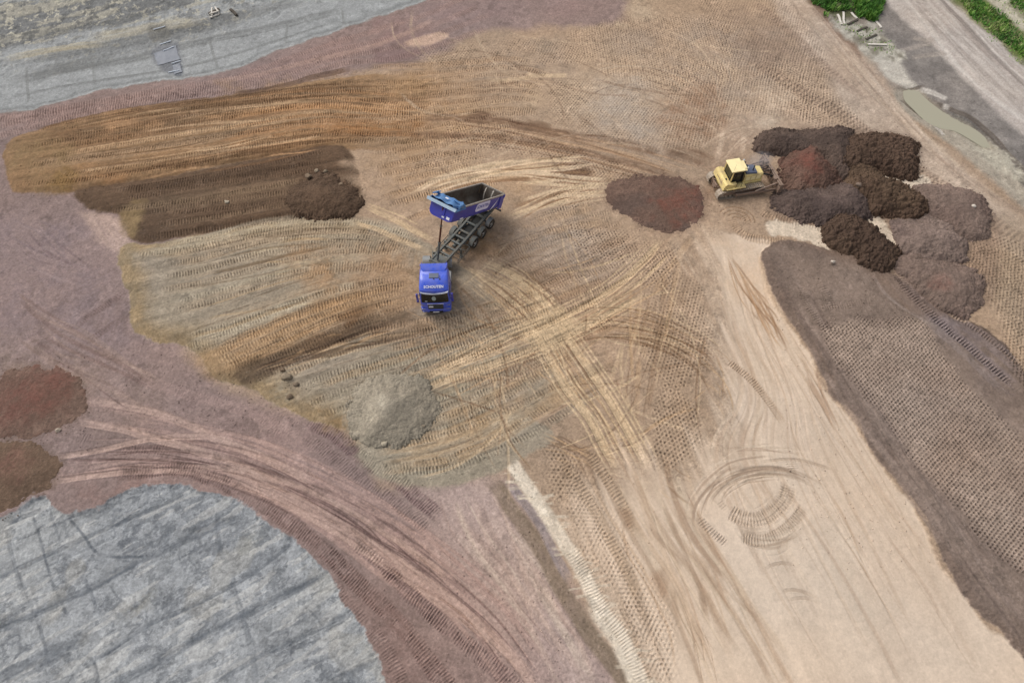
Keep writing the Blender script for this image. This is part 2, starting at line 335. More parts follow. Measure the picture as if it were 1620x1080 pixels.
S, d = area([(240, 74), (278, 66), (284, 90), (288, 114), (270, 116), (246, 100)], (112, 116, 126), .7, .6, .8, .2, 63, alpha=.7)
area([(234, 40), (260, 38), (268, 60), (240, 66)], (112, 112, 110), .5, .4, .8, .15, 64, alpha=.7)
area([(270, 100), (284, 98), (290, 118), (280, 120)], (98, 104, 116), .4, .3, .8, .15, 64, alpha=.7)

# ---- grey clay field, bottom left (stripped surface with dozer blade seams)
LIN = [(-300, 870), (0, 816), (35, 795), (62, 783), (76, 784), (82, 802), (104, 813), (125, 811), (160, 805), (172, 792), (200, 775), (225, 768), (290, 768), (330, 775), (370, 788), (390, 800), (420, 825), (460, 850), (500, 882), (515, 905), (534, 925), (560, 975), (590, 1030), (606, 1060), (625, 1150), (625, 1250), (-300, 1250)]
S, d = region(LIN, .5, .8)
xs, ys = X[S], Y[S]; ins = sm(-.12, .12, d)
RID[S] = np.where(d > 0, 2, RID[S]); q = Wp([(0, 913), (300, 780)]); an = math.atan2(*(q[1] - q[0])[::-1])
n1 = stretch(xs, ys, an, .12, .45, 4, 13); n2 = stretch(xs, ys, an, .5, 1.6, 4, 19); n4 = fbm(xs, ys, .09, 3, 2)
base = alb((162, 167, 173))[None, None] * (1 + .12 * n1 + .10 * n2)[..., None]
mix(S, ins, base)
mix(S, ins * sm(-.4, .5, n4) * .4, alb((150, 157, 168)))
r1_ = 1 - np.abs(stretch(xs, ys, an, .35, .7, 5, 71)) * 5; r2_ = 1 - np.abs(stretch(xs, ys, an + 1.25, .3, .8, 5, 77)) * 5; br = sm(-.1, .3, fbm(xs, ys, .35, 3, 79))
fine = fbm(xs, ys, 4.5, 4, 91, .8)
mix(S, ins * sm(.5, .9, r1_ + .5 * fine) * .6 * (.3 + .7 * br), alb((96, 102, 112)))
mix(S, ins * sm(.6, .95, r2_ + .5 * fine) * .55 * br, alb((106, 112, 120)))
mix(S, ins * sm(.20, .28, fbm(xs + .4 * n2, ys, 1.3, 6, 37, .8) + .35 * n4 + .12 * fine) * .6, alb((108, 114, 123)))
mix(S, ins * sm(.14, .3, fbm(xs, ys + .3 * n1, .5, 6, 39, .75)) * .4, alb((132, 137, 143)))
mix(S, ins * sm(.12, .3, stretch(xs, ys, an + .1, .5, 2.6, 5, 83) + .15 * fine) * .5, alb((192, 194, 196)))
mix(S, ins * sm(.35, .5, fbm(xs, ys, .3, 3, 85)) * .25, alb((166, 162, 152)))
COL[S] *= (1 + .16 * fine * ins)[..., None]
Hh[S] += ins * (-.16 + .05 * n2 + .05 * fbm(xs, ys, 1.5, 4, 41) - .02 * sm(.4, .95, r1_)) * sm(-.1, .4, d)
SEAM = (96, 103, 113)
for P, wd, a_ in (([(-20, 917), (0, 911), (127, 853), (215, 815), (300, 778)], .45, .7), ([(-20, 1000), (40, 975), (133, 933), (217, 888), (300, 850), (388, 808)], .75, .75), ([(-20, 1085), (0, 1073), (80, 1030), (150, 1005)], 1.0, .6),
                  ([(170, 1090), (260, 1040), (333, 1000), (420, 955), (520, 906)], .7, .8), ([(140, 1045), (170, 1030), (240, 985), (300, 960), (400, 905), (470, 850)], .4, .6),
                  ([(330, 1085), (400, 1045), (480, 1005), (560, 965)], .5, .7), ([(500, 1090), (560, 1060), (605, 1040)], .5, .6), ([(0, 832), (40, 815), (76, 800)], .45, .6), ([(60, 900), (200, 840), (260, 810)], .25, .45)):
    lane(Wp(P), wd, SEAM, a_, .5, sink=.025, fade=1.0, brk=.4, edge=.7)
    lane(off(Wp(P), .15), wd * 2.6, SEAM, a_ * .4, .8, fade=1.5, brk=.6, edge=.9)
for P, wd, a_ in (([(50, 812), (62, 850), (77, 907), (90, 940), (105, 975)], .25, .6), ([(105, 815), (130, 845), (160, 877), (235, 880)], .3, .7), ([(118, 890), (140, 930), (153, 965), (175, 985), (178, 1020)], .3, .6), ([(10, 830), (15, 870), (30, 920), (45, 960)], .4, .5),
                  ([(343, 805), (347, 867), (362, 895)], .5, .5), ([(365, 900), (370, 935), (385, 980), (398, 1030), (405, 1090)], .55, .5), ([(250, 770), (254, 800)], .15, .5), ([(165, 910), (185, 945), (200, 952)], .2, .6), ([(297, 938), (310, 965), (320, 978)], .25, .6),
                  ([(455, 945), (490, 965), (515, 995)], .2, .6), ([(75, 800), (85, 830), (95, 860)], .3, .5), ([(140, 1040), (150, 1060), (155, 1090)], .4, .6), ([(520, 1020), (545, 1060), (560, 1090)], .4, .5), ([(280, 870), (285, 895)], .15, .5), ([(25, 900), (60, 990), (80, 1060)], .3, .5)):
    lane(Wp(P), wd, SEAM, a_, .6, sink=.02, fade=.5, brk=.7, edge=.7)
for (x_, y_, r_, c_) in ((170, 875, 16, SEAM), (205, 895, 14, SEAM), (345, 820, 12, SEAM), (350, 865, 12, SEAM), (235, 948, 15, (134, 130, 112)), (210, 960, 12, (172, 168, 156)), (70, 1035, 24, SEAM), (20, 990, 22, SEAM), (200, 910, 10, SEAM), (465, 925, 10, SEAM), (250, 970, 12, SEAM), (392, 855, 16, (140, 142, 138)), (160, 960, 12, SEAM), (110, 920, 8, SEAM)):
    area([(x_ - r_, y_ + 3), (x_, y_ - r_ * .5), (x_ + r_, y_ - 4), (x_ + r_ * .3, y_ + r_ * .5)], c_, 1.3, 1.2, .9, .25, x_, alpha=.5)

# ---- purple haul road: rut bundles and prints
PK = (178, 151, 144); PD = (112, 90, 88); PM = (160, 134, 129)
pu = [(130, 632), (230, 648), (320, 672), (420, 700), (520, 745), (620, 800), (700, 860), (780, 930), (850, 1000), (930, 1120)]
pl = [(80, 765), (160, 752), (240, 742), (320, 748), (400, 775), (480, 815), (560, 868), (640, 930), (720, 990), (820, 1120)]
fr = []
S, d = area([(120, 632), (300, 665), (420, 702), (560, 762), (700, 860), (820, 960), (900, 1080), (940, 1150), (840, 1150), (740, 1010), (620, 915), (520, 845), (420, 785), (320, 750), (200, 742), (90, 762), (60, 740), (250, 700)], (158, 134, 129), 2.2, .8, .4, .1, 70, alpha=.55)
bundle(pu, pl, 60, [PK, PK, PM, PD], (.10, .5), (.25, .6), (0, .55), .35, .05, tr=(.25, 1))
bundle(pu, pl, 24, [PD], (.06, .16), (.5, .8), (.05, .7), .35, .05, tr=(.3, .95))
bundle(pu, pl, 20, [PK], (.12, .4), (.25, .5), (0, .6), .35, .04, tr=(0, .3))
for P, wd in (([(135, 631), (230, 648), (300, 672), (345, 695), (420, 725), (500, 765)], .75), ([(120, 665), (180, 676), (240, 692), (300, 708), (380, 735), (460, 775)], .75), ([(80, 724), (150, 714), (225, 697), (280, 690), (340, 690)], .6), ([(78, 762), (150, 752), (240, 744), (330, 746)], .6), ([(180, 668), (260, 694), (330, 712)], .35),
              ([(300, 745), (400, 772), (500, 822), (600, 885), (700, 955), (800, 1030), (860, 1110)], .7), ([(340, 735), (440, 775), (540, 830), (640, 895), (740, 970), (850, 1080)], .8), ([(270, 735), (400, 745), (520, 790), (620, 850), (720, 920)], .5)):
    lane(Wp(P), wd, (186, 160, 151), .8, .3, sink=.05, berm=.025)
TR = dict(tread=.07, tc=.15, streak=.4, pres=.9, pitch=.2, brk=.5)
lane(Wp([(175, 750), (240, 744), (300, 745), (345, 760), (390, 785), (440, 815), (500, 860), (550, 905), (610, 965), (660, 1020), (700, 1075), (730, 1120)]), 1.35, (128, 104, 100), .55, sink=.05, **TR)
lane(Wp([(600, 880), (640, 930), (690, 975), (740, 1020), (790, 1060), (840, 1120)]), 1.25, (128, 104, 102), .5, sink=.04, **TR)
lane(Wp([(545, 850), (600, 890), (650, 940), (700, 985)]), 1.0, None, tread=.06, tc=.1, pres=.7)
lane(Wp([(505, 905), (560, 965), (610, 1025), (650, 1100)]), 1.0, None, tread=.05, tc=.08, pres=.5)
lane(Wp([(480, 660), (530, 690), (580, 730), (640, 770), (710, 830)]), 1.3, (124, 100, 102), .6, **TR)
lane(Wp([(430, 655), (500, 700), (560, 750), (620, 790), (690, 850)]), 1.2, None, tread=.05, tc=.08, pres=.7)
lane(Wp([(190, 590), (300, 625), (400, 655), (500, 720)]), 1.1, (168, 144, 140), .4, tread=.04, tc=.06, pres=.5)
lane(Wp([(110, 690), (190, 705), (280, 712)]), 1.2, None, tread=.05, tc=.09, pres=.6)
for P in ([(108, 528), (150, 495), (180, 475), (207, 455)], [(128, 548), (165, 524), (203, 498)]):
    lane(Wp(P), .8, (118, 98, 96), .55, **TR)
for P in ([(5, 480), (80, 395), (150, 340)], [(30, 360), (80, 420), (140, 450)], [(150, 560), (170, 480)], [(20, 560), (120, 520)]):
    for o in (-1.2, 0, 1.2): lane(off(Wp(P), o), .6, (150, 130, 130), .35, tread=.035, tc=.05, pres=.6)
bundle([(28, 375), (40, 400), (60, 415), (95, 425)], [(60, 340), (90, 380), (120, 410), (160, 430)], 14, [(166, 146, 144), (150, 130, 130), (126, 108, 110)], (.1, .3), (.4, .7), (0, .4), .2)
bundle([(0, 430), (60, 480), (160, 540), (260, 600)], [(0, 520), (60, 560), (130, 600), (240, 660)], 26, [(166, 144, 134), (128, 106, 102), (154, 132, 124)], (.1, .5), (.25, .6), (0, .6), .3, .03)
bundle([(10, 330), (70, 350), (120, 400)], [(10, 400), (70, 440), (130, 470)], 14, [(156, 138, 138), (130, 114, 118)], (.1, .4), (.2, .5), (0, .5), .3)
area([(128, 335), (150, 335), (190, 350), (206, 385), (200, 402), (175, 395), (150, 370)], (184, 160, 150), .9, .3, .8, .08, 71, alpha=.85)
bundle([(135, 338), (160, 380), (195, 408)], [(160, 338), (190, 370), (206, 385)], 10, [(168, 146, 140), (196, 172, 160)], (.1, .25), (.4, .7), (0, .3), .1)
for (x_, y_) in ((40, 565), (30, 572), (55, 580), (115, 560), (135, 575), (90, 600)):
    area([(x_ - 12, y_), (x_, y_ - 5), (x_ + 12, y_), (x_, y_ + 5)], (104, 86, 82), .6, .6, 1.2, .2, x_, alpha=.6)
# prints in the purple strip along the top clay field
qa = [(-20, 192), (100, 170), (240, 146), (360, 126), (440, 98), (520, 70), (600, 44), (680, 18), (760, -20)]
qb = [(-20, 222), (100, 188), (240, 160), (360, 146), (450, 128), (540, 100), (620, 92), (700, 70), (800, 34)]
cloud([(0, 178), (240, 140), (440, 90), (640, 26), (700, 60), (520, 104), (400, 140), (200, 168), (30, 212)], (152, 128, 124), .8, 2, 72)
for q_, t in fan(qa, qb, [.05, .4, .72, 1.0], .1, (0, .06)):
    lane(q_, 1.1, (160, 134, 128), .45, tread=.10, tc=.2, pres=.85, pitch=.25)
lane(Wp([(330, 132), (420, 115), (510, 92), (600, 70), (690, 30)]), .9, (176, 148, 138), .6, .4)
area([(640, 66), (690, 52), (710, 55), (690, 70), (655, 74)], (192, 164, 148), .6, .4, .8, .08, 73)
area([(590, 78), (660, 78), (655, 92), (600, 100)], (136, 112, 112), 1.2, .5, .8, .08, 73, alpha=.7)
for P in ([(265, 150), (300, 138), (340, 142)], [(300, 160), (340, 140)], [(280, 158), (310, 148), (350, 150)]):
    lane(Wp(P), .9, None, tread=.05, tc=.1, pres=.9)

# ---- spread soil: fan of layers (raised about 0.3 m)
OR = [(4, 245), (16, 222), (50, 208), (95, 194), (150, 180), (230, 167), (330, 156), (420, 142), (520, 126), (600, 118), (720, 130), (760, 200), (700, 240), (560, 236), (480, 244), (350, 262), (240, 286), (130, 302), (100, 306), (50, 305), (22, 303), (12, 280)]
S, d = area(OR, (148, 118, 88), .35, lambda x, y: 1 - sm(-17, -8, x + 3 * vn(x * .2, y)), .3, .9, .16, 80, c2=(126, 102, 78), a2=.6, f2=.3, rid=7)
EDGE = lambda d: sm(-.1, 1.0, d)
xs, ys = X[S], Y[S]; f_ = sm(60, 25, 0 * xs) ; fade_e = 1 - sm(-16, -9, xs)
COLb = None
Hh[S] += .30 * EDGE(d) * (1 - sm(-22, -13, xs))
cloud([(330, 130), (600, 110), (740, 120), (740, 230), (560, 230), (420, 230)], (174, 142, 110), .75, 4, 81)
cloud([(120, 270), (300, 250), (520, 215), (560, 225), (420, 245), (240, 282), (120, 300)], (158, 118, 82), .7, 2, 82)
DK = [(114, 310), (126, 300), (240, 284), (350, 262), (450, 244), (530, 230), (552, 236), (566, 270), (572, 325), (540, 345), (480, 345), (400, 355), (330, 368), (240, 384), (205, 378), (200, 345), (185, 338), (160, 336), (135, 328)]
S, d = area(DK, (102, 82, 66), .4, lambda x, y: 1 - .9 * sm(-17.5, -12.5, x + 2.2 * vn(x * .5, y * .9)), .35, .9, .12, 83, c2=(90, 72, 58), a2=.6, f2=.3, rid=7); Hh[S] += .22 * EDGE(d) * (1 - sm(-17, -13, X[S]))
area([(190, 335), (215, 320), (235, 318), (225, 345), (215, 375), (196, 370)], (142, 120, 88), .8, .5, .9, .14, 84, alpha=.9)
area([(330, 300), (430, 282), (470, 290), (440, 320), (340, 330), (250, 335), (240, 318)], (122, 102, 84), 1.6, .6, .7, .14, 85, alpha=.7)
BG = [(200, 384), (240, 386), (330, 370), (400, 356), (480, 346), (560, 346), (650, 372), (700, 400), (780, 460), (820, 560), (780, 640), (840, 660), (880, 690), (850, 710), (790, 745), (740, 760), (700, 768), (640, 768), (600, 752), (570, 722), (560, 690), (520, 672), (470, 655), (420, 630), (395, 612), (372, 606), (345, 604), (330, 592), (322, 570), (285, 545), (255, 542), (225, 530), (208, 520), (204, 480), (198, 440), (186, 420), (190, 396)]
S, d = area(BG, (163, 151, 134), .35, .35, .9, .12, 86, c2=(152, 142, 130), a2=.6, f2=.2, rid=7)
xs, ys = X[S], Y[S]
rim = sm(2.6, .6, d + .5 * fbm(xs, ys, .7, 3, 7)) * sm(-.1, .1, d) * (xs < -13) 
mix(S, rim * .85, mottle(S, (154, 132, 100), .2, 87, c2=(138, 122, 98), a2=.7, f2=.9))
Hh[S] += .24 * EDGE(d) * (1 - sm(-12, -3, xs - .0))
def grain(pts, P0, P1, a, seed, fl=.07, fc=1.7):
    S, d = region(pts, .3, .9); q_ = Wp([P0, P1]); an_ = math.atan2(*(q_[1] - q_[0])[::-1]); xs, ys = X[S], Y[S]
    n_ = stretch(xs, ys, an_, fl, fc, 4, seed) + .5 * stretch(xs, ys, an_, fl * 4, fc * 2.5, 3, seed + 4); m_ = sm(0, 1, d)
    COL[S] *= (1 + a * n_ * m_)[..., None]; Hh[S] += .05 * n_ * m_
grain(OR, (60, 240), (560, 180), .42, 301); grain(DK, (160, 320), (540, 260), .35, 303); grain(BG, (230, 450), (640, 350), .28, 305)
grain([(430, 600), (560, 540), (700, 480), (860, 440), (980, 560), (900, 660), (760, 750), (620, 760), (560, 690)], (500, 640), (860, 500), .25, 307)
# grey rim at the toe of the spread rows
area([(560, 720), (600, 705), (700, 720), (780, 716), (800, 735), (780, 752), (700, 768), (640, 768), (590, 748)], (158, 149, 133), .8, .5, .7, .12, 88, alpha=.8)
cloud([(480, 640), (560, 650), (560, 700), (520, 690), (440, 640)], (156, 126, 88), .8, 2, 89)
LT = dict(tread=.06, tc=.09, streak=.5, pitch=.215)
def rows(pA, pB, n, cols, wid=(.7, 1.3), a=(.3, .65), pres=.6, cut=(0, .15), trd=.6, jit=.2, amp=.09, tr=(0, 1)):
    ts = np.linspace(tr[0], tr[1], n) + RNG.normal(0, .25 / n, n)
    for q_, t in fan(pA, pB, ts, jit, cut):
        w_ = random.uniform(*wid)
        lane(q_, w_, random.choice(cols), min(.9, random.uniform(*a) * 1.3), .5, sink=.015, berm=random.choice([0, 0, .02]), fade=2.5, brk=.4)
        if random.random() < trd + .1: lane(off(q_, random.uniform(-.15, .15)), random.uniform(.55, .75), None, tread=amp * 1.15, tc=.33, pres=1.0, sink=.02, fade=1.5, pitch=.245, brk=.55, edge=.25)
        if random.random() < .5: lane(off(q_, w_ * .55), .14, (104, 84, 66), .5, .5, sink=.01, fade=3, brk=.8)
o_cols = [(168, 138, 106), (150, 118, 88), (132, 102, 76), (182, 154, 124), (122, 98, 76), (160, 134, 108), (142, 112, 84), (154, 124, 92)]
rows([(20, 225), (100, 200), (240, 175), (400, 150), (560, 130), (720, 128)], [(20, 296), (120, 292), (260, 272), (400, 244), (540, 222), (720, 222)], 14, o_cols, (.8, 1.7), (.3, .6), .8, (0, .12), .75, .25, .10)
rows([(300, 168), (500, 145), (700, 160)], [(320, 250), (500, 215), (700, 215)], 8, [(198, 156, 116), (184, 140, 98), (160, 120, 84)], (.5, 1.1), (.4, .6), .85, (0, .1), .8)
bundle([(60, 215), (300, 175), (600, 150)], [(100, 285), (300, 255), (600, 200)], 22, [(192, 160, 126), (104, 78, 54), (112, 84, 58), (204, 172, 138)], (.12, .45), (.35, .7), (0, .7), .3, .03)
cloud([(150, 195), (260, 190), (250, 205), (160, 215)], (186, 148, 112), .6, 1.5, 90)
lane(Wp([(360, 152), (440, 139), (500, 122), (560, 108)]), 1.1, (104, 80, 64), .8, .4, berm=.05)
lane(Wp([(50, 206), (150, 182), (240, 167), (340, 155)]), .5, (108, 80, 56), .7, .5)  # shade on the raised layer's upper edge, painted as a thin dark line
d_cols = [(118, 98, 80), (90, 72, 58), (106, 86, 70), (82, 64, 52), (128, 108, 88)]
rows([(130, 310), (250, 292), (400, 266), (545, 240)], [(220, 378), (330, 362), (450, 346), (560, 335)], 8, d_cols, (.8, 1.3), (.35, .6), .6, (0, .2), .7)
b_cols = [(178, 168, 150), (152, 141, 124), (164, 148, 128), (180, 168, 148), (148, 137, 122), (170, 151, 128)]
rows([(205, 392), (300, 380), (420, 354), (560, 350), (680, 380)], [(290, 572), (420, 522), (520, 480), (640, 452)], 15, b_cols, (.8, 1.6), (.35, .6), .5, (0, .1), .7, .2)
bundle([(230, 410), (420, 365), (600, 352)], [(290, 540), (440, 500), (640, 440)], 26, [(186, 172, 148), (128, 110, 90), (180, 156, 124), (140, 122, 100)], (.12, .5), (.35, .7), (0, .6), .25, .03)
cloud([(440, 370), (640, 370), (660, 480), (560, 500), (460, 460)], (172, 140, 108), .65, 4, 91)
cloud([(560, 380), (700, 400), (700, 520), (600, 540), (540, 470)], (166, 136, 108), .6, 4, 92)
g_cols = [(178, 146, 112), (164, 132, 98), (188, 156, 122), (148, 116, 86)]
area([(310, 565), (360, 545), (450, 505), (560, 465), (660, 440), (670, 480), (570, 505), (470, 545), (400, 585), (350, 600), (325, 590)], (166, 136, 104), 1.6, None, .9, .6, .2, 93, alpha=.65)
rows([(325, 565), (440, 512), (560, 470), (660, 448)], [(350, 598), (440, 562), (560, 510), (660, 480)], 6, g_cols, (.7, 1.1), (.4, .6), .85, (0, .05), .9, .1, .09)
area([(365, 598), (380, 580), (440, 558), (520, 528), (580, 505), (640, 490), (660, 500), (600, 524), (520, 548), (450, 580), (420, 600), (390, 612)], (108, 90, 72), .8, .4, .7, .14, 94, alpha=.85)
rows([(375, 590), (460, 558), (560, 515), (640, 495)], [(400, 606), (470, 574), (560, 535), (640, 520)], 3, [(98, 82, 68), (126, 104, 84)], (.8, 1.1), (.4, .6), .8, (0, .05), .9, .1, .06)
rows([(430, 600), (520, 560), (640, 525), (760, 490), (860, 450)], [(590, 755), (720, 735), (820, 690), (900, 640), (980, 590)], 17, [(172, 162, 142), (156, 147, 128), (174, 146, 114), (180, 156, 126), (148, 138, 122), (166, 138, 106)], (.8, 1.5), (.3, .6), .6, (0, .12), .75)
rows([(560, 530), (700, 500), (860, 450), (980, 400)], [(700, 620), (800, 590), (900, 540), (1000, 490)], 8, [(160, 128, 102), (176, 144, 112), (150, 122, 98), (168, 144, 122)], (.8, 1.4), (.3, .6), .8, (0, .1), .9)
cloud([(420, 600), (560, 560), (700, 560), (700, 720), (560, 720), (480, 650)], (162, 152, 134), .5, 4, 95)
cloud([(420, 620), (445, 605), (470, 625), (455, 645), (430, 640)], (156, 147, 130), .9, 1, 95)
# prints right of and above the truck
rows([(720, 425), (820, 380), (920, 345), (1000, 330)], [(760, 560), (860, 500), (960, 450), (1080, 400)], 12, [(160, 136, 116), (148, 124, 104), (170, 148, 128), (158, 128, 100)], (.9, 1.4), (.25, .5), .85, (0, .25), .9, .2, .095)
rows([(560, 110), (700, 105), (820, 100), (900, 130)], [(570, 260), (680, 235), (780, 215), (880, 200)], 13, [(176, 144, 112), (166, 136, 108), (150, 120, 94), (184, 154, 124)], (.9, 1.3), (.25, .5), .9, (0, .2), .95, .2, .10)
rows([(580, 270), (680, 250), (800, 235)], [(600, 360), (680, 330), (800, 300)], 7, [(176, 144, 112), (160, 130, 102), (184, 154, 124)], (.9, 1.2), (.25, .5), .85, (0, .2), .9, .2, .095)
rows([(800, 320), (900, 300), (960, 290)], [(800, 410), (900, 380), (990, 370)], 5, [(176, 150, 124), (164, 150, 138)], (.9, 1.2), (.25, .5), .8, (0, .2), .9, .2, .095)
cloud([(800, 330), (930, 330), (980, 400), (940, 470), (860, 440), (800, 390)], (166, 153, 142), .45, 5, 96)

for pts, c_, a_ in (([(600, 500), (680, 495), (760, 520), (700, 560), (600, 560)], (124, 104, 86), .5), ([(520, 500), (580, 485), (590, 500), (540, 515)], (118, 88, 60), .6), ([(440, 470), (560, 440), (600, 460), (500, 500)], (150, 116, 82), .5),
                    ([(760, 420), (840, 400), (880, 440), (800, 470)], (140, 116, 96), .5), ([(700, 380), (780, 350), (840, 370), (760, 410)], (168, 132, 96), .6), ([(560, 120), (680, 100), (700, 150), (580, 170)], (176, 142, 106), .5), ([(500, 190), (660, 180), (680, 220), (520, 225)], (162, 118, 78), .5),
                    ([(780, 600), (880, 570), (900, 640), (800, 680)], (152, 142, 126), .6), ([(840, 690), (900, 680), (960, 740), (900, 770)], (136, 110, 88), .6), ([(700, 640), (800, 600), (780, 680), (700, 700)], (172, 140, 102), .5), ([(560, 400), (640, 390), (660, 440), (580, 450)], (170, 136, 102), .4)):
    cloud(pts, c_, a_, 3, len(pts) + int(c_[0]))

bundle([(40, 215), (150, 186), (330, 160), (520, 132), (640, 125)], [(60, 240), (200, 205), (400, 172), (640, 150)], 16, [(112, 86, 62), (104, 78, 56), (126, 96, 70)], (.2, .7), (.35, .6), (0, .5), .3, .02)
bundle([(120, 300), (300, 280), (520, 235), (640, 225)], [(150, 270), (400, 235), (640, 205)], 14, [(112, 84, 60), (196, 156, 118), (120, 90, 64)], (.2, .6), (.35, .6), (0, .6), .3, .02)
cloud([(4, 245), (50, 210), (120, 215), (110, 300), (22, 300)], (142, 118, 86), .6, 2, 151); cloud([(60, 280), (110, 270), (120, 305), (60, 305)], (140, 110, 66), .5, 1, 152)
for P, c_, a_ in (([(530, 500), (560, 486), (592, 484), (585, 500), (550, 512)], (110, 82, 58), .7), ([(380, 590), (420, 570), (450, 568), (430, 590), (400, 600)], (92, 78, 66), .6), ([(590, 520), (650, 505), (690, 512), (640, 540), (600, 545)], (134, 110, 88), .55), ([(470, 545), (520, 525), (560, 515), (540, 535), (490, 555)], (110, 88, 68), .6)):
    area(P, c_, 1.2, 1.0, .8, .2, 153, alpha=a_)
bundle([(370, 600), (460, 562), (560, 520), (640, 500)], [(420, 600), (500, 570), (600, 540), (700, 515)], 22, [(104, 84, 66), (168, 138, 106), (96, 78, 64), (180, 154, 124)], (.12, .4), (.4, .7), (0, .6), .3, .03)
cloud([(640, 70), (900, 50), (1150, 60), (1300, 150), (1250, 220), (1100, 240), (900, 215), (760, 180), (650, 120)], (182, 160, 138), .45, 6, 160)
cloud([(860, 110), (1000, 100), (1080, 180), (1020, 240), (900, 200)], (184, 166, 148), .5, 5, 161)
cloud([(700, 240), (900, 250), (1000, 290), (930, 320), (800, 300), (640, 320)], (188, 162, 134), .5, 4, 162)
cloud([(1120, 190), (1240, 190), (1330, 170), (1420, 230), (1380, 200), (1250, 150), (1150, 150)], (196, 174, 156), .5, 4, 163)
cloud([(560, 380), (680, 360), (760, 420), (820, 480), (700, 520), (560, 500)], (172, 144, 116), .5, 5, 164)
# ---- roller prints over the middle and the upper part
feet([(640, 90), (760, 62), (900, 66), (940, 100), (820, 112), (700, 116)], 8, .33, .075, 1.0, 1)
feet([(880, 50), (1000, 20), (1150, 30), (1180, 110), (1080, 150), (960, 130)], -28, .33, .075, 1.5, 2)
feet([(1080, -20), (1220, -30), (1320, 90), (1300, 150), (1160, 110)], -52, .34, .075, 1.5, 3)
feet([(1050, 100), (1150, 90), (1300, 140), (1320, 200), (1180, 190), (1120, 240), (1040, 230)], 12, .33, .075, 1.5, 4)
feet([(860, 120), (1000, 130), (1070, 200), (1040, 250), (900, 215), (860, 180)], 60, .33, .07, 1.5, 5)
feet([(700, 190), (850, 210), (980, 250), (1090, 300), (1060, 310), (960, 285), (820, 250), (700, 225)], -10, .33, .07, .8, 6)
feet([(640, 250), (700, 235), (760, 250), (700, 275), (640, 290)], 25, .33, .07, .8, 7)
feet([(860, 250), (960, 260), (950, 300), (900, 340), (860, 300)], -15, .33, .06, .8, 8)
feet([(880, 330), (960, 350), (1090, 390), (1060, 470), (960, 430), (900, 400)], 45, .33, .07, 1.5, 9)
feet([(1010, 400), (1120, 440), (1140, 560), (1060, 640), (1000, 560)], 70, .33, .06, 1.5, 10)
feet([(1040, 590), (1110, 640), (1110, 720), (1040, 740), (1020, 660)], 100, .34, .07, 1.0, 11)
feet([(840, 700), (900, 690), (960, 780), (1040, 900), (1080, 1010), (1060, 1100), (1000, 1020), (920, 880), (860, 790)], -62, .33, .06, 1.2, 12)
feet([(1180, 60), (1280, 110), (1400, 210), (1500, 290), (1640, 400), (1700, 500), (1560, 380), (1450, 290), (1360, 235), (1260, 190)], -42, .36, .075, 1.0, 13, pitch2=.36)
feet([(1440, 270), (1560, 350), (1700, 450), (1720, 640), (1600, 560), (1560, 450), (1480, 320)], -35, .34, .07, 1.5, 14)
lane(Wp([(1180, 90), (1260, 140), (1350, 195), (1430, 255), (1500, 300), (1600, 370), (1680, 430)]), 1.9, (150, 128, 112), .45, .4, tread=.06, pitch=.5, pres=.8, tc=.08)
lane(Wp([(1190, 0), (1260, 60), (1310, 110), (1370, 160)]), 1.3, (148, 126, 112), .4, .5, tread=.06, pitch=.45, pres=.6, tc=.08)
bundle([(1230, -20), (1310, 70), (1400, 170), (1500, 270), (1640, 370)], [(1290, 10), (1350, 80), (1430, 180), (1540, 280), (1680, 370)], 30, [(202, 184, 168), (166, 146, 130), (196, 178, 160), (150, 130, 116)], (.15, .7), (.2, .5), (0, .6), .3)
# scraped arcs in the upper part
bundle([(860, 120), (960, 100), (1060, 110), (1150, 160)], [(900, 200), (1000, 160), (1080, 190), (1120, 260)], 28, [(186, 168, 150), (132, 112, 96), (180, 160, 142)], (.1, .35), (.3, .6), (0, .6), .4)
bundle([(700, 110), (800, 104), (900, 110)], [(720, 150), (800, 142), (900, 150)], 14, [(196, 170, 144), (130, 106, 88)], (.1, .4), (.3, .6), (0, .6), .3)
lane(Wp([(830, 118), (870, 120), (900, 119)]), .8, (204, 180, 152), .8, .3, fade=.6); lane(Wp([(765, 126), (800, 127), (850, 121)]), .7, (196, 172, 144), .7, .3)
lane(Wp([(820, 165), (835, 150), (850, 140)]), 1.1, (186, 160, 134), .6, .3)
bundle([(1080, 60), (1150, 90), (1180, 160)], [(1020, 120), (1100, 130), (1130, 200)], 16, [(182, 164, 148), (128, 106, 92)], (.1, .3), (.3, .6), (0, .5), .4)
for P in ([(1130, 265), (1140, 230), (1143, 200)], [(1172, 250), (1176, 225), (1176, 205)]): lane(Wp(P), .6, (206, 184, 164), .6, .3)
bundle([(1100, 240), (1160, 200), (1240, 190)], [(1130, 280), (1170, 240), (1200, 210)], 16, [(206, 184, 164), (160, 136, 116)], (.1, .3), (.3, .6), (0, .5), .3)
bundle([(700, 170), (860, 200), (1000, 235), (1110, 270)], [(560, 230), (760, 235), (940, 265), (1100, 310)], 26, [(150, 120, 96), (196, 164, 134), (128, 98, 76), (182, 150, 120)], (.12, .5), (.3, .6), (0, .5), .3, .03)
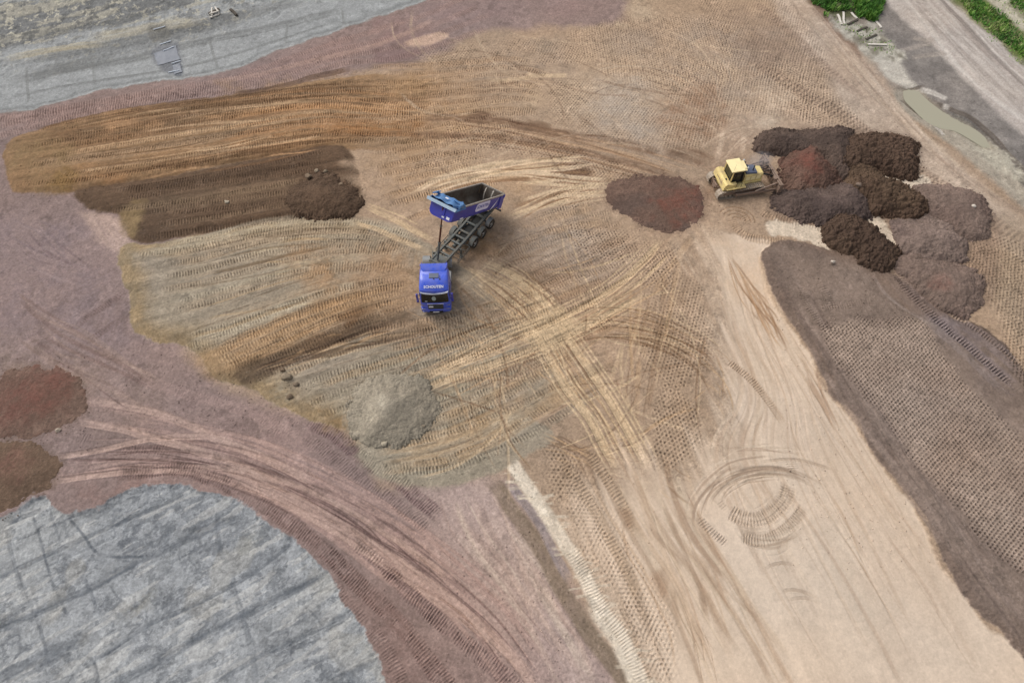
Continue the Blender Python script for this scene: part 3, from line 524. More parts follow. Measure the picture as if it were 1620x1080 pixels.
# dark soil smears running to the brown mound
for P, wd, a_ in (([(665, 186), (740, 188), (800, 194), (850, 204), (920, 215), (990, 228), (1050, 245)], 1.3, .6), ([(640, 214), (720, 214), (800, 218), (870, 228), (940, 244), (1010, 262), (1080, 280)], 1.1, .5), ([(735, 182), (770, 184), (790, 190)], 1.6, .6), ([(1040, 235), (1090, 245), (1130, 262)], 2.4, .5), ([(870, 268), (930, 268)], 1.8, .6), ([(1010, 280), (1060, 300), (1110, 300)], 2.0, .4)):
    lane(Wp(P), wd * 1.25, (116, 88, 70), min(.9, a_ * 1.35), .55, fl=.4, fc=3.5, brk=.45, edge=.6)
area([(868, 266), (900, 262), (932, 268), (934, 280), (900, 284), (872, 278)], (120, 88, 68), .9, .5, .8, .12, 100, alpha=.8)
area([(880, 290), (915, 288), (938, 294), (925, 306), (890, 304)], (136, 100, 76), .9, .5, .8, .12, 101, alpha=.7)
area([(838, 190), (870, 195), (868, 206), (835, 200)], (122, 94, 74), .9, .5, .8, .12, 102, alpha=.7)
cloud([(1100, 250), (1150, 240), (1140, 300), (1120, 330), (1100, 300)], (150, 120, 98), .6, 2, 103)
cloud([(1060, 130), (1130, 125), (1160, 170), (1130, 225), (1080, 235), (1040, 210), (1020, 180)], (152, 116, 90), .6, 3, 170)
cloud([(940, 120), (1020, 110), (1060, 170), (1040, 240), (960, 235), (900, 190)], (178, 166, 156), .6, 4, 171)
cloud([(985, 0), (1040, -10), (1060, 25), (1000, 40)], (194, 174, 152), .6, 2, 172); cloud([(860, 38), (960, 30), (1000, 45), (900, 55)], (188, 168, 146), .6, 1.5, 173)
cloud([(1150, 60), (1240, 50), (1260, 110), (1180, 130)], (148, 128, 114), .5, 3, 174); cloud([(780, 50), (900, 56), (880, 90), (780, 80)], (150, 136, 122), .6, 3, 175)
cloud([(1190, 130), (1250, 140), (1240, 190), (1180, 200)], (204, 186, 168), .6, 2, 176)
cloud([(820, 150), (860, 140), (850, 185), (810, 180)], (192, 168, 142), .6, 2, 177)
cloud([(700, 395), (790, 350), (850, 340), (820, 390), (740, 420)], (180, 140, 100), .5, 3, 178)
# ---- wheel ruts of the truck across the middle
YL = (207, 182, 150); YD = (134, 106, 82); YM = (190, 158, 124)
bundle([(630, 318), (690, 280), (770, 258), (860, 246), (960, 240)], [(700, 300), (780, 285), (880, 290), (980, 300)], 46, [(216, 192, 162), (196, 166, 134), (150, 118, 90), (220, 196, 168), (212, 186, 154)], (.12, .7), (.45, .8), (0, .55), .35, .03)
bundle([(790, 330), (840, 310), (900, 290), (1000, 285)], [(800, 360), (860, 330), (940, 315), (1030, 310)], 30, [(212, 186, 154), (216, 190, 160), (150, 118, 90)], (.12, .6), (.4, .75), (0, .5), .3)
r1 = [(757, 409), (795, 427), (824, 446), (865, 490), (895, 530), (932, 584), (966, 635), (1006, 705), (1030, 750)]
r2 = [(723, 425), (752, 446), (780, 469), (831, 513), (858, 550), (880, 588), (898, 618), (932, 662), (960, 715), (985, 755)]
bundle(r1, r2, 26, [YL, YM, YM, YD], (.08, .28), (.4, .7), (0, .5), .2, .03, tr=(-.1, 1.05))
bundle([(740, 402), (800, 414), (850, 440), (891, 483), (905, 523)], r1[:6], 16, [YM, YD, YL], (.06, .2), (.5, .8), (0, .4), .15, .03)
bundle([(722, 417), (770, 440), (830, 480), (880, 540)], [(760, 410), (820, 440), (870, 480), (910, 540)], 18, [YM, YD, YL], (.06, .2), (.5, .8), (0, .4), .15, .03)
for P, wd, a_ in ((r1, .4, .8), (r1[3:], .85, .8), (r2, .4, .8), (r2[3:], .85, .8), (off(Wp(r1), .5)[:30], .16, .7), (off(Wp(r2), -.5)[:30], .16, .7)):
    lane(P if isinstance(P, np.ndarray) else Wp(P), wd, YL, a_ * .8, .5, sink=.05, berm=.02, fade=2.5, brk=.4, edge=.6)
for P, wd in (([(575, 325), (620, 346), (655, 364), (690, 382)], .75), ([(553, 350), (600, 366), (640, 384), (680, 400)], .75), ([(575, 320), (630, 340), (670, 360)], .25),
              ([(668, 602), (696, 584), (763, 550), (831, 520), (898, 496), (966, 459), (1016, 415), (1047, 378)], .75), ([(660, 622), (696, 604), (757, 581), (807, 564), (865, 544), (912, 523), (966, 496), (1016, 469)], .75),
              ([(700, 572), (763, 540), (831, 508)], .3), ([(720, 602), (790, 576), (860, 548)], .3), ([(905, 523), (960, 486), (1010, 450), (1060, 400)], .35)):
    lane(Wp(P), wd, YL, .85, .35, sink=.04, berm=.02, brk=.25)
bundle([(600, 620), (740, 555), (860, 500), (1000, 420), (1060, 360)], [(700, 640), (820, 575), (930, 530), (1050, 470), (1090, 420)], 18, [YL, YD, YM], (.06, .2), (.35, .6), (0, .5), .3, .02)
area([(822, 512), (850, 500), (890, 488), (905, 500), (908, 525), (880, 545), (850, 552), (832, 535)], YL, 1.2, .8, .8, .08, 140, alpha=.75)
arcA = [(895, 480), (960, 482), (1020, 492), (1080, 515), (1140, 550), (1170, 590)]; arcB = [(885, 560), (960, 538), (1020, 545), (1070, 565), (1110, 600), (1130, 640)]
bundle(arcA, arcB, 46, [YL, YD, YD, (176, 148, 120)], (.06, .2), (.5, .8), (0, .4), .25, .05)
for P, wd, c_ in (([(1018, 470), (1013, 483), (1003, 530), (992, 570)], .6, YM), ([(986, 540), (975, 575), (964, 610)], .5, YL), ([(1012, 560), (1008, 620), (1004, 690)], .6, YM), ([(1054, 430), (1046, 500), (1034, 580), (1024, 660)], .7, YD), ([(1076, 400), (1064, 460), (1050, 540)], .5, YM), ([(1100, 370), (1060, 420), (1030, 470)], .8, YM), ([(1070, 360), (1040, 400), (1000, 440)], .6, (176, 148, 124)),
                  ([(715, 515), (760, 540), (800, 560), (850, 588), (900, 625), (950, 660)], .3, YM), ([(770, 555), (830, 560), (880, 580)], .25, YL), ([(722, 440), (735, 480), (770, 520)], .3, YM), ([(662, 385), (655, 430), (658, 470)], .35, YM)):
    lane(Wp(P), wd, c_, .45, .5, sink=.02, brk=.5, edge=.7)
bundle([(1000, 400), (1005, 500), (985, 600), (975, 700)], [(1110, 380), (1090, 480), (1070, 560), (1050, 660)], 20, [YL, YD, (168, 140, 114)], (.06, .2), (.2, .4), (0, .6), .3, .02)
bundle([(940, 700), (990, 680), (1030, 640)], [(900, 730), (980, 760), (1060, 760)], 18, [YD, YL, (120, 92, 72)], (.06, .2), (.4, .6), (0, .5), .3, .02)
bundle([(860, 680), (930, 700), (990, 740)], [(840, 700), (900, 730), (960, 770)], 16, [(120, 94, 76), YM], (.08, .25), (.4, .7), (0, .4), .3, .02)
bundle([(735, 402), (800, 418), (860, 450), (905, 500), (925, 560)], [(716, 416), (760, 440), (815, 480), (860, 530), (890, 590)], 26, [(214, 190, 158), YL, (150, 120, 94)], (.08, .3), (.5, .8), (0, .35), .12, .03)
rq = random.Random(21)
for _ in range(60):            # fine stray wheel marks crossing the middle
    cx_, cy_ = rq.uniform(720, 1120), rq.uniform(400, 720); a_ = rq.choice([.9, 1.1, -.5, -.35, .2, 1.4]) + rq.uniform(-.25, .25); L_ = rq.uniform(50, 150); bend = rq.uniform(-.35, .35)
    pts = [(cx_ + t * L_ * math.cos(a_ + bend * t) * 1.0, cy_ + t * L_ * math.sin(a_ + bend * t)) for t in (-1, -.4, .2, .8)]
    if max(p[0] for p in pts) > 1150: continue
    lane(Wp(pts), rq.uniform(.08, .3), rq.choice([YL, (212, 188, 158), YD, YD, YM]), rq.uniform(.35, .7), .4, sink=.02, fade=1.5, brk=.4)
for _ in range(46):            # and over the upper part
    cx_, cy_ = rq.uniform(640, 1220), rq.uniform(60, 260); a_ = rq.choice([.1, .25, -.4, 1.0, .6]) + rq.uniform(-.25, .25); L_ = rq.uniform(40, 110); bend = rq.uniform(-.5, .5)
    pts = [(cx_ + t * L_ * math.cos(a_ + bend * t), cy_ + t * L_ * .7 * math.sin(a_ + bend * t)) for t in (-1, -.4, .2, .8)]
    lane(Wp(pts), rq.uniform(.12, .45), rq.choice([(204, 182, 158), (194, 172, 150), (130, 106, 88)]), rq.uniform(.3, .55), .5, sink=.01, fade=1.5, brk=.5)
for P, wd, a_ in ((r1[3:], .8, .7), (r2[3:], .8, .7), (r1, .35, .6), (r2, .35, .6), ([(668, 602), (696, 584), (763, 550), (831, 520), (898, 496), (966, 459), (1016, 415), (1047, 378)], .65, .65), ([(660, 622), (696, 604), (757, 581), (807, 564), (865, 544), (912, 523), (966, 496), (1016, 469)], .65, .65)):
    lane(Wp(P), wd, (210, 186, 155), a_ * .6, .6, sink=.02, fade=2.5, brk=.55, edge=.8)
    if len(P) > 5:
        for o_ in (-.7, -.3, .25, .6, .95): lane(off(Wp(P), o_ + .1 * wd), .16, (212, 188, 156), a_ * .9, .4, sink=.02, fade=3, brk=.4)
area([(822, 512), (850, 500), (890, 488), (905, 500), (908, 525), (880, 545), (850, 552), (832, 535)], (208, 182, 148), 1.4, .9, .8, .1, 141, alpha=.6)
# ---- sand road
SRD = [(1104, 352), (1150, 366), (1190, 372), (1225, 380), (1212, 392), (1202, 402), (1205, 425), (1222, 470), (1240, 500), (1256, 528), (1280, 560), (1295, 590), (1312, 625), (1345, 655), (1365, 690), (1395, 735), (1420, 765), (1445, 795), (1470, 840), (1482, 880), (1510, 925), (1540, 965), (1575, 1000), (1610, 1020), (1630, 1150), (1040, 1200), (1010, 1100), (975, 1010), (930, 900), (900, 820), (940, 740), (1000, 720), (1080, 740), (1118, 690), (1146, 604), (1134, 540), (1120, 456), (1092, 400)]
S, d = region(SRD, .6, .35)
xs, ys = X[S], Y[S]
q = Wp([(1200, 450), (1580, 1080)]); an = math.atan2(*(q[1] - q[0])[::-1])
st_ = stretch(xs, ys, an, .06, 1.1, 4, 50); st2 = stretch(xs, ys, an, .25, 3.0, 3, 52)
right = xs > (20 - (38 - ys) * .0 - 8)      # crisp on the right, feathered on the left
qx = W(1150, 0)[0]
lft = sm(-2.5, 3.0, d + 2.2 * st_ + 1.2 * st2 - 1.0); crisp = sm(-.12, .2, d)
# which side is the nearest edge: use the road axis
ax_ = Wp([(1150, 380), (1160, 560), (1230, 760), (1340, 1080)]); ax_x = np.interp(-ys, -ax_[:, 1], ax_[:, 0])
tt = sm(-1.5, 1.5, xs - ax_x)
a = lft * (1 - tt) + crisp * tt
base = mottle(S, (218, 199, 181), .05, 51, c2=(209, 187, 167), a2=.6, f2=.15) * (1 + .09 * st_ + .05 * st2)[..., None]
mix(S, a, base); RID[S] = np.where(a > .5, 4, RID[S])
Hh[S] += -.10 * a + .02 * st_ * a
cloud([(1100, 360), (1210, 380), (1240, 500), (1180, 560), (1130, 470)], (214, 188, 164), .55, 3, 55)
cloud([(1300, 700), (1430, 850), (1560, 1080), (1300, 1100), (1200, 900)], (204, 187, 170), .6, 8, 56)
sa = [(1115, 372), (1135, 500), (1165, 620), (1130, 720), (1200, 880), (1330, 1110)]; sb = [(1205, 392), (1240, 510), (1300, 610), (1400, 760), (1480, 890), (1600, 1110)]
bundle(sa, sb, 90, [(220, 200, 182), (186, 162, 142), (214, 194, 174), (192, 168, 148), (178, 152, 128)], (.08, .5), (.15, .42), (0, .7), .35, .015)
bundle([(1140, 400), (1170, 460), (1200, 510), (1235, 570)], [(1160, 400), (1200, 460), (1235, 520), (1260, 560)], 26, [(146, 112, 82), (158, 124, 94), (180, 146, 114)], (.08, .28), (.35, .7), (0, .6), .3, .02)
bundle([(1230, 520), (1275, 600), (1310, 680)], [(1262, 530), (1300, 600), (1340, 700)], 9, [(158, 130, 106), (176, 146, 122)], (.06, .2), (.3, .6), (0, .5), .2, .02)
bundle([(1265, 570), (1290, 620), (1325, 690)], [(1280, 570), (1310, 630), (1335, 690)], 8, [(164, 134, 112), (184, 158, 136)], (.2, .5), (.3, .6), (0, .4), .1)
bundle([(1110, 530), (1150, 570), (1170, 640)], [(1090, 600), (1130, 640), (1140, 700)], 16, [(160, 126, 92), (196, 166, 132)], (.08, .3), (.3, .6), (0, .5), .3)
# left half of the road, brown and pale bands
bundle([(900, 700), (960, 820), (1010, 930), (1060, 1110)], [(1060, 700), (1120, 840), (1200, 960), (1300, 1110)], 70, [(212, 192, 170), (176, 148, 124), (204, 182, 160), (150, 122, 98), (190, 164, 140)], (.1, .7), (.2, .5), (0, .6), .35, .02)
bundle([(1050, 900), (1090, 1000), (1120, 1110)], [(1100, 960), (1130, 1030), (1160, 1110)], 12, [(150, 126, 106), (170, 146, 124)], (.06, .2), (.3, .5), (0, .5), .2, .03)
for P in ([(880, 715), (930, 790), (980, 880), (1020, 960)], [(920, 700), (980, 790), (1020, 860)]): lane(Wp(P), .95, (168, 144, 120), .5, .4, tread=.06, tc=.1, pres=.8, pitch=.26)
area([(975, 800), (990, 800), (1005, 830), (995, 840)], (150, 120, 96), .6, .3, .9, .1, 57, alpha=.6)
area([(1030, 905), (1050, 900), (1062, 930), (1050, 950), (1038, 935)], (160, 130, 106), .7, .3, .9, .1, 57, alpha=.6)
feet([(900, 790), (940, 780), (1010, 900), (1060, 1010), (1080, 1110), (1030, 1100), (980, 980), (930, 870)], -64, .3, .05, .9, 15, tc=.1)
# turning marks of the bulldozer
GD = (150, 132, 118)
TM = dict(tread=.075, tc=.16, pres=1.0, brk=.35)
lane(Wp([(1152, 808), (1175, 820), (1200, 822), (1225, 808), (1243, 788), (1250, 765)]), 1.35, (172, 152, 134), .6, sink=.05, pitch=.21, fade=.4, **TM)
lane(Wp([(1172, 848), (1205, 853), (1235, 842), (1258, 822), (1275, 800)]), .9, (168, 148, 130), .5, sink=.03, pitch=.2, fade=.4, **TM)
lane(Wp([(1252, 724), (1256, 745)]), .9, None, tread=.08, tc=.12, pres=1, fade=.3, pitch=.19)
lane(Wp([(1104, 815), (1125, 838), (1152, 862)]), .7, GD, .4, tread=.06, tc=.12, pres=.7, pitch=.2, fade=.5)
lane(Wp([(1135, 790), (1150, 806)]), .6, GD, .3, tread=.06, tc=.1, pres=.9, pitch=.2, fade=.3)
lane(Wp([(1148, 568), (1178, 590), (1205, 618), (1225, 645), (1242, 672)]), .75, (170, 146, 124), .6, sink=.03, tread=.08, tc=.14, pres=.8, pitch=.2, fade=.8)
bundle([(1110, 830), (1120, 780), (1170, 745), (1240, 738), (1320, 775)], [(1150, 800), (1160, 780), (1200, 760), (1250, 755), (1300, 780)], 20, [(222, 204, 186), (160, 138, 120), (170, 150, 132)], (.08, .3), (.4, .7), (0, .4), .15, .03)
bundle([(1080, 840), (1090, 770), (1150, 720), (1240, 712)], [(1110, 860), (1110, 800), (1150, 755), (1230, 745)], 14, [(216, 198, 180), (170, 148, 130)], (.08, .3), (.3, .6), (0, .5), .2, .02)
bundle([(1270, 770), (1310, 830), (1400, 960)], [(1290, 760), (1340, 830), (1430, 960)], 6, [(220, 202, 184)], (.1, .3), (.4, .6), (0, .4), .1)
for P in ([(1205, 905), (1222, 893), (1245, 890), (1268, 897)], [(1228, 940), (1250, 932), (1275, 936), (1300, 948)], [(1240, 950), (1270, 945), (1300, 952)], [(1200, 730), (1260, 726), (1330, 745)]):
    lane(Wp(P), .3, (168, 148, 130), .6, .3, sink=.02, berm=.02)
bundle([(1060, 700), (1100, 740), (1130, 760)], [(1020, 740), (1060, 790), (1100, 800)], 16, [(150, 122, 96), (206, 182, 156)], (.08, .3), (.3, .6), (0, .5), .3)
bundle([(1130, 700), (1180, 700), (1240, 705), (1290, 720)], [(1110, 760), (1170, 715), (1240, 720), (1300, 740)], 12, [(176, 154, 136), (218, 200, 180)], (.08, .2), (.3, .6), (0, .4), .2)
for (x_, y_) in ((1198, 868), (1298, 1036), (1215, 720)): area([(x_ - 5, y_), (x_, y_ - 3), (x_ + 5, y_), (x_, y_ + 3)], (150, 128, 112), .3, .2, 2, .1, 3, alpha=.7)
bundle([(1160, 830), (1190, 870), (1240, 870), (1280, 840)], [(1150, 800), (1180, 835), (1230, 835), (1262, 800)], 12, [(172, 152, 134), (222, 206, 188)], (.08, .3), (.3, .6), (0, .4), .2, .02)
cloud([(1180, 838), (1230, 838), (1280, 800), (1290, 830), (1240, 865), (1190, 865)], (176, 156, 138), .5, .8, 180, .5)
for P, pt in (([(1155, 345), (1165, 362), (1185, 375), (1215, 380), (1245, 384)], .24), ([(1200, 335), (1225, 345), (1260, 352), (1300, 358), (1330, 375)], .26), ([(1165, 325), (1175, 340), (1190, 355)], .22)):
    lane(Wp(P), 1.0, (176, 150, 126), .5, tread=.08, tc=.13, pres=1, pitch=pt, fade=.4)
for rr_ in (.5, .9, 1.3, 1.7):
    cx, cy = W(1165, 350); th = np.linspace(-.2, 2.6, 14); lane(np.stack([cx + rr_ * np.cos(th), cy + rr_ * np.sin(th)], 1), .16, (140, 112, 86), .6, sink=.03, fade=.3)
# ---- pale ridge, lilac gravel and brown edge left of the sand road
lane(Wp([(772, 752), (800, 790), (835, 840), (870, 895), (900, 950), (935, 1005), (975, 1058), (1005, 1110)]), 1.5, (136, 119, 103), .9, .25, fl=.7, fc=2, edge=.5)
lane(Wp([(800, 752), (826, 790), (856, 832), (880, 880), (905, 925)]), .9, (150, 139, 142), .85, .3, fl=1.2, fc=2.5, edge=.5)
P = Wp([(806, 730), (816, 742), (841, 780), (870, 820), (892, 860), (920, 903), (943, 953), (979, 1003), (1004, 1053), (1025, 1110)])
lane(P, 1.3, (226, 214, 198), 1, .2, fl=2.2, fc=3.5, fade=.5, edge=.5, brk=.15)
lane(off(P, -.15)[22:], 1.6, (222, 210, 194), .95, .25, fl=2.2, fc=3.5, edge=.5, brk=.15)
lane(off(P, .2)[14:], 1.3, None, tread=.05, tc=.07, pres=.7, pitch=.2)
Pp = spline(P, .5)
for _ in range(70):
    q_ = Pp[random.randrange(2, len(Pp) - 2)]; sd2 = random.choice([-1, 1]); e_ = q_ + np.array([sd2 * random.uniform(.7, 1.6), random.uniform(-.3, .5)])
    lane(np.array([q_, (q_ + e_) / 2 + .1, e_]), random.uniform(.1, .3), (214, 200, 182), random.uniform(.4, .8), .4, fade=.3)
RID_ = None
# ---- darker placed fill on the right (raised), smooth shoulder, roller prints
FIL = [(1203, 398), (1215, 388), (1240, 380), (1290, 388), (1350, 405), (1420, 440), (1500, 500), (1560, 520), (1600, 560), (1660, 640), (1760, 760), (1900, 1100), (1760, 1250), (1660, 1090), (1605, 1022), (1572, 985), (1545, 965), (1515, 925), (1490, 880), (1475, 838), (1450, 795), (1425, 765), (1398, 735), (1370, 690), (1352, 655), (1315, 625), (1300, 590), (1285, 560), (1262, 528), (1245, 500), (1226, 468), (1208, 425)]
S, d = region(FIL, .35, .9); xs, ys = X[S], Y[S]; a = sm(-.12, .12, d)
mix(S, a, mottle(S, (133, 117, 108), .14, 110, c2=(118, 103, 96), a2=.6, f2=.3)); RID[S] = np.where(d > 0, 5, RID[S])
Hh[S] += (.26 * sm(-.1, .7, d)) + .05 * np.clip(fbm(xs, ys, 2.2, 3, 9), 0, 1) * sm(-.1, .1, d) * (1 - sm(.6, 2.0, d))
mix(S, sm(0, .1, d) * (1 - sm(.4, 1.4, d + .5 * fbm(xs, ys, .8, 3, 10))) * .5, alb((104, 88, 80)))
bundle([(1215, 420), (1280, 540), (1340, 640), (1440, 780), (1530, 920), (1640, 1080)], [(1250, 420), (1320, 540), (1390, 640), (1490, 780), (1590, 920), (1720, 1080)], 34, [(142, 126, 118), (112, 97, 91), (136, 120, 112)], (.15, .8), (.25, .5), (0, .6), .3, .02)
cloud([(1380, 400), (1450, 430), (1540, 520), (1620, 620), (1560, 620), (1470, 520)], (132, 120, 122), .7, 2.5, 112)
cloud([(1540, 540), (1620, 600), (1700, 720), (1660, 740), (1560, 640)], (140, 122, 110), .6, 3, 113)
pA = [(1385, 415), (1440, 490), (1520, 570), (1600, 650)]; pB = [(1430, 430), (1500, 490), (1570, 540), (1640, 600)]
rows(pA, pB, 5, [(130, 118, 120), (142, 130, 128), (122, 108, 106)], (.7, 1.2), (.3, .5), .8, (0, .05), .8)
for P in ([(1340, 470), (1350, 500), (1380, 520)], [(1290, 445), (1310, 480), (1320, 510)], [(1262, 455), (1285, 500), (1310, 530)], [(1295, 490), (1340, 485), (1380, 480)]):
    lane(Wp(P), .8, None, tread=.06, tc=.1, pres=.9, fade=.5)
lane(Wp([(1375, 430), (1400, 470), (1450, 505), (1500, 530)]), .35, (156, 142, 136), .6, .3)
FT = [(1290, 520), (1345, 500), (1390, 510), (1430, 500), (1465, 505), (1500, 560), (1560, 630), (1620, 690), (1720, 800), (1860, 1050), (1800, 1100), (1700, 1000), (1620, 925), (1560, 870), (1500, 800), (1440, 740), (1390, 665), (1345, 610), (1305, 560)]
S, d = region(FT, .3, .6); mix(S, sm(0, 1.2, d) * .75, mottle(S, (160, 143, 132), .14, 114, c2=(146, 126, 114), a2=.5))
feet(FT, -16, .31, .13, .6, 21, 1.0, tc=.26, pass_w=12, smear=.12, edge_n=.8, pitch2=.235)
S, d = region([(1560, 300), (1640, 340), (1760, 420), (1760, 760), (1660, 700), (1600, 600), (1550, 480), (1520, 520), (1500, 480), (1540, 400)], .8, .4); mix(S, sm(0, 3, d) * .7, mottle(S, (152, 135, 117), .1, 116))
feet([(1530, 380), (1640, 400), (1760, 480), (1760, 760), (1660, 690), (1590, 590), (1560, 480), (1500, 470)], 6, .33, .09, 1.0, 22, 1.0, tc=.14, pass_w=30, smear=.1)
feet([(1480, 400), (1540, 400), (1560, 440), (1520, 500), (1490, 470)], 50, .32, .08, .5, 23, .9)
# damp soil fringe under the heaps
area([(1195, 210), (1300, 200), (1450, 218), (1455, 290), (1570, 330), (1560, 480), (1440, 500), (1380, 440), (1300, 400), (1215, 330), (1240, 250)], (128, 108, 96), 1.2, .8, .8, .14, 121, alpha=.55)

# pale ground showing between the heaps
for P in ([(1384, 268), (1400, 272), (1440, 284), (1462, 276), (1478, 300), (1456, 318), (1432, 306), (1405, 294), (1390, 284)], [(1215, 352), (1240, 350), (1290, 356), (1306, 366), (1316, 398), (1290, 388), (1250, 376), (1215, 372)], [(1362, 340), (1384, 338), (1400, 352), (1430, 398), (1408, 404), (1388, 380), (1372, 356)]):
    area(P, (212, 197, 180), .4, .5, 1.2, .12, 120)
for P, c_ in (([(950, 300), (975, 282), (1010, 274), (1060, 278), (1102, 290), (1116, 315), (1112, 347), (1085, 366), (1050, 368), (1015, 355), (975, 333), (956, 317)], (118, 96, 84)), ([(448, 318), (466, 298), (488, 282), (530, 280), (558, 298), (576, 322), (564, 344), (535, 351), (500, 349), (464, 338)], (106, 88, 74)),
              ([(552, 662), (556, 622), (585, 602), (625, 596), (668, 598), (690, 618), (696, 648), (684, 680), (640, 700), (598, 706), (562, 694)], (158, 148, 132)), ([(-30, 640), (0, 596), (30, 580), (82, 578), (120, 594), (140, 628), (136, 658), (104, 680), (50, 694), (0, 690)], (126, 104, 94)),
              ([(-60, 760), (-30, 700), (20, 696), (64, 708), (98, 736), (86, 764), (66, 782)], (122, 102, 88))):
    area(P, c_, 1.6, .9, .7, .2, 130, alpha=.6)
# ---- fine disturbed texture over everything that is loose soil
_x, _y = X, Y
n_ = .5 * fbm(_x, _y, .9, 3, 201, .65) + .7 * fbm(_x, _y, 3.1, 4, 203, .75)
k_ = np.where(RID == 4, .28, np.where(RID == 6, .7, 1.0)).astype(np.float32)
h_ = fbm(_x, _y, 7.0, 2, 221, .8); COL *= (1 + (.16 * n_ + .22 * h_) * k_)[..., None]; Hh += (.022 * n_ + .014 * h_) * k_
dk = sm(.22, .42, fbm(_x, _y, .8, 5, 207, .72)) * k_ * np.where(RID == 4, .2, .45); COL *= (1 - .42 * dk)[..., None]
COL *= 1.045
lt = sm(.22, .42, fbm(_x, _y, 1.1, 5, 211, .74)) * k_ * .45; COL += (COL * .35 + .015) * lt[..., None]
w1 = fbm(_x, _y, .10, 3, 215)[..., None]; COL *= 1 + w1 * np.array([.07, .03, -.02], np.float32) * np.where(RID == 2, 0, 1)[..., None]
del _x, _y, n_, k_, dk, lt, w1


# ================================================================ build ground objects
def tag(o, label=None, cat=None, group=None, kind=None):
    for k, v in (('label', label), ('category', cat), ('group', group), ('kind', kind)):
        if v: o[k] = v
    return o
def link(o, parent=None):
    SC.collection.objects.link(o)
    if parent: o.parent = parent
    return o
def soil_material(name, rough=.95, spec=.15, grain=1.0, bump=.35, stones=.5):
    m = bpy.data.materials.new(name); m.use_nodes = True; nt = m.node_tree; N = nt.nodes; L = nt.links
    b = N['Principled BSDF']; b.inputs['Roughness'].default_value = rough; b.inputs['Specular IOR Level'].default_value = spec
    at = N.new('ShaderNodeAttribute'); at.attribute_name = 'soil'; tc = N.new('ShaderNodeNewGeometry')
    def noise(sc, det=3, r=.6):
        n = N.new('ShaderNodeTexNoise'); n.inputs['Scale'].default_value = sc; n.inputs['Detail'].default_value = det; n.inputs['Roughness'].default_value = r
        L.new(tc.outputs['Position'], n.inputs['Vector']); return n
    def mp(src, a, b_, c, d):
        k = N.new('ShaderNodeMapRange'); k.inputs[1].default_value = a; k.inputs[2].default_value = b_; k.inputs[3].default_value = c; k.inputs[4].default_value = d
        L.new(src, k.inputs[0]); return k.outputs[0]
    n1 = noise(6, 6, .8); n2 = noise(1.7, 3); v = N.new('ShaderNodeTexVoronoi'); v.inputs['Scale'].default_value = 6.5; L.new(tc.outputs['Position'], v.inputs['Vector'])
    def mul(a, bb):
        k = N.new('ShaderNodeMath'); k.operation = 'MULTIPLY'; L.new(a, k.inputs[0]); L.new(bb, k.inputs[1]); return k.outputs[0]
    g = mul(mp(n1.outputs[0], .3, .7, 1 - .26 * grain, 1 + .26 * grain), mp(n2.outputs[0], .3, .7, 1 - .08 * grain, 1 + .08 * grain))
    sel = N.new('ShaderNodeSeparateColor'); L.new(v.outputs['Color'], sel.inputs[0])
    st = mul(mp(v.outputs['Distance'], .10, .18, 1, 0), mp(sel.outputs[0], .90, .93, 0, stones))
    vm = N.new('ShaderNodeVectorMath'); vm.operation = 'SCALE'; L.new(at.outputs['Color'], vm.inputs[0]); L.new(g, vm.inputs['Scale'])
    mx = N.new('ShaderNodeMix'); mx.data_type = 'RGBA'; L.new(st, mx.inputs[0]); L.new(vm.outputs[0], mx.inputs[6]); mx.inputs[7].default_value = (.38, .35, .31, 1)
    L.new(mx.outputs[2], b.inputs['Base Color'])
    bp = N.new('ShaderNodeBump'); bp.inputs['Strength'].default_value = bump; bp.inputs['Distance'].default_value = .06
    n3 = noise(14, 5, .75); L.new(n3.outputs[0], bp.inputs['Height']); L.new(bp.outputs[0], b.inputs['Normal'])
    return m
M_SOIL = soil_material('loose_soil'); M_CLAY = soil_material('grey_clay', .9, .2, .8, .3, .25)
M_SAND = soil_material('pale_sand', .95, .12, .45, .2, .15); M_GRAVEL = soil_material('road_gravel', .95, .15, .9, .4, .6)
def mesh_np(name, V, Q, C=None, mat=None, smooth=True):
    me = bpy.data.meshes.new(name); n = len(V); k = Q.shape[1]; f = len(Q)
    me.vertices.add(n); me.vertices.foreach_set('co', V.astype(np.float32).ravel())
    me.loops.add(f * k); me.loops.foreach_set('vertex_index', Q.astype(np.int32).ravel())
    me.polygons.add(f); me.polygons.foreach_set('loop_start', (np.arange(f) * k).astype(np.int32)); me.polygons.foreach_set('loop_total', np.full(f, k, np.int32))
    me.update(calc_edges=True)
    if smooth: me.polygons.foreach_set('use_smooth', np.ones(f, bool))
    if C is not None:
        a = me.attributes.new('soil', 'FLOAT_COLOR', 'POINT'); c4 = np.ones((n, 4), np.float32); c4[:, :3] = C; a.data.foreach_set('color', c4.ravel())
    o = bpy.data.objects.new(name, me)
    if mat: me.materials.append(mat)
    return o
def ground_z(x, y):
    x = np.asarray(x, float); y = np.asarray(y, float)
    fr = np.interp(y, GYe, np.arange(NR)); fc = np.interp(x / halfw(y), GUe, np.arange(NC))
    return bil(Hh, fc, fr)
COL[:] = np.clip(COL, .01, .85)
for sl, src in (((slice(None), slice(0, 8)), COL[:, 8:160].mean(1)[:, None]), ((slice(None), slice(NC - 8, NC)), COL[:, NC - 160:NC - 8].mean(1)[:, None])):
    k_ = np.ones(120) / 120; sm3 = np.stack([np.convolve(np.pad(src[:, 0, c], 60, 'edge'), k_, 'valid')[:NR] for c in range(3)], -1)[:, None]; COL[sl] = sm3; Hh[sl] = 0
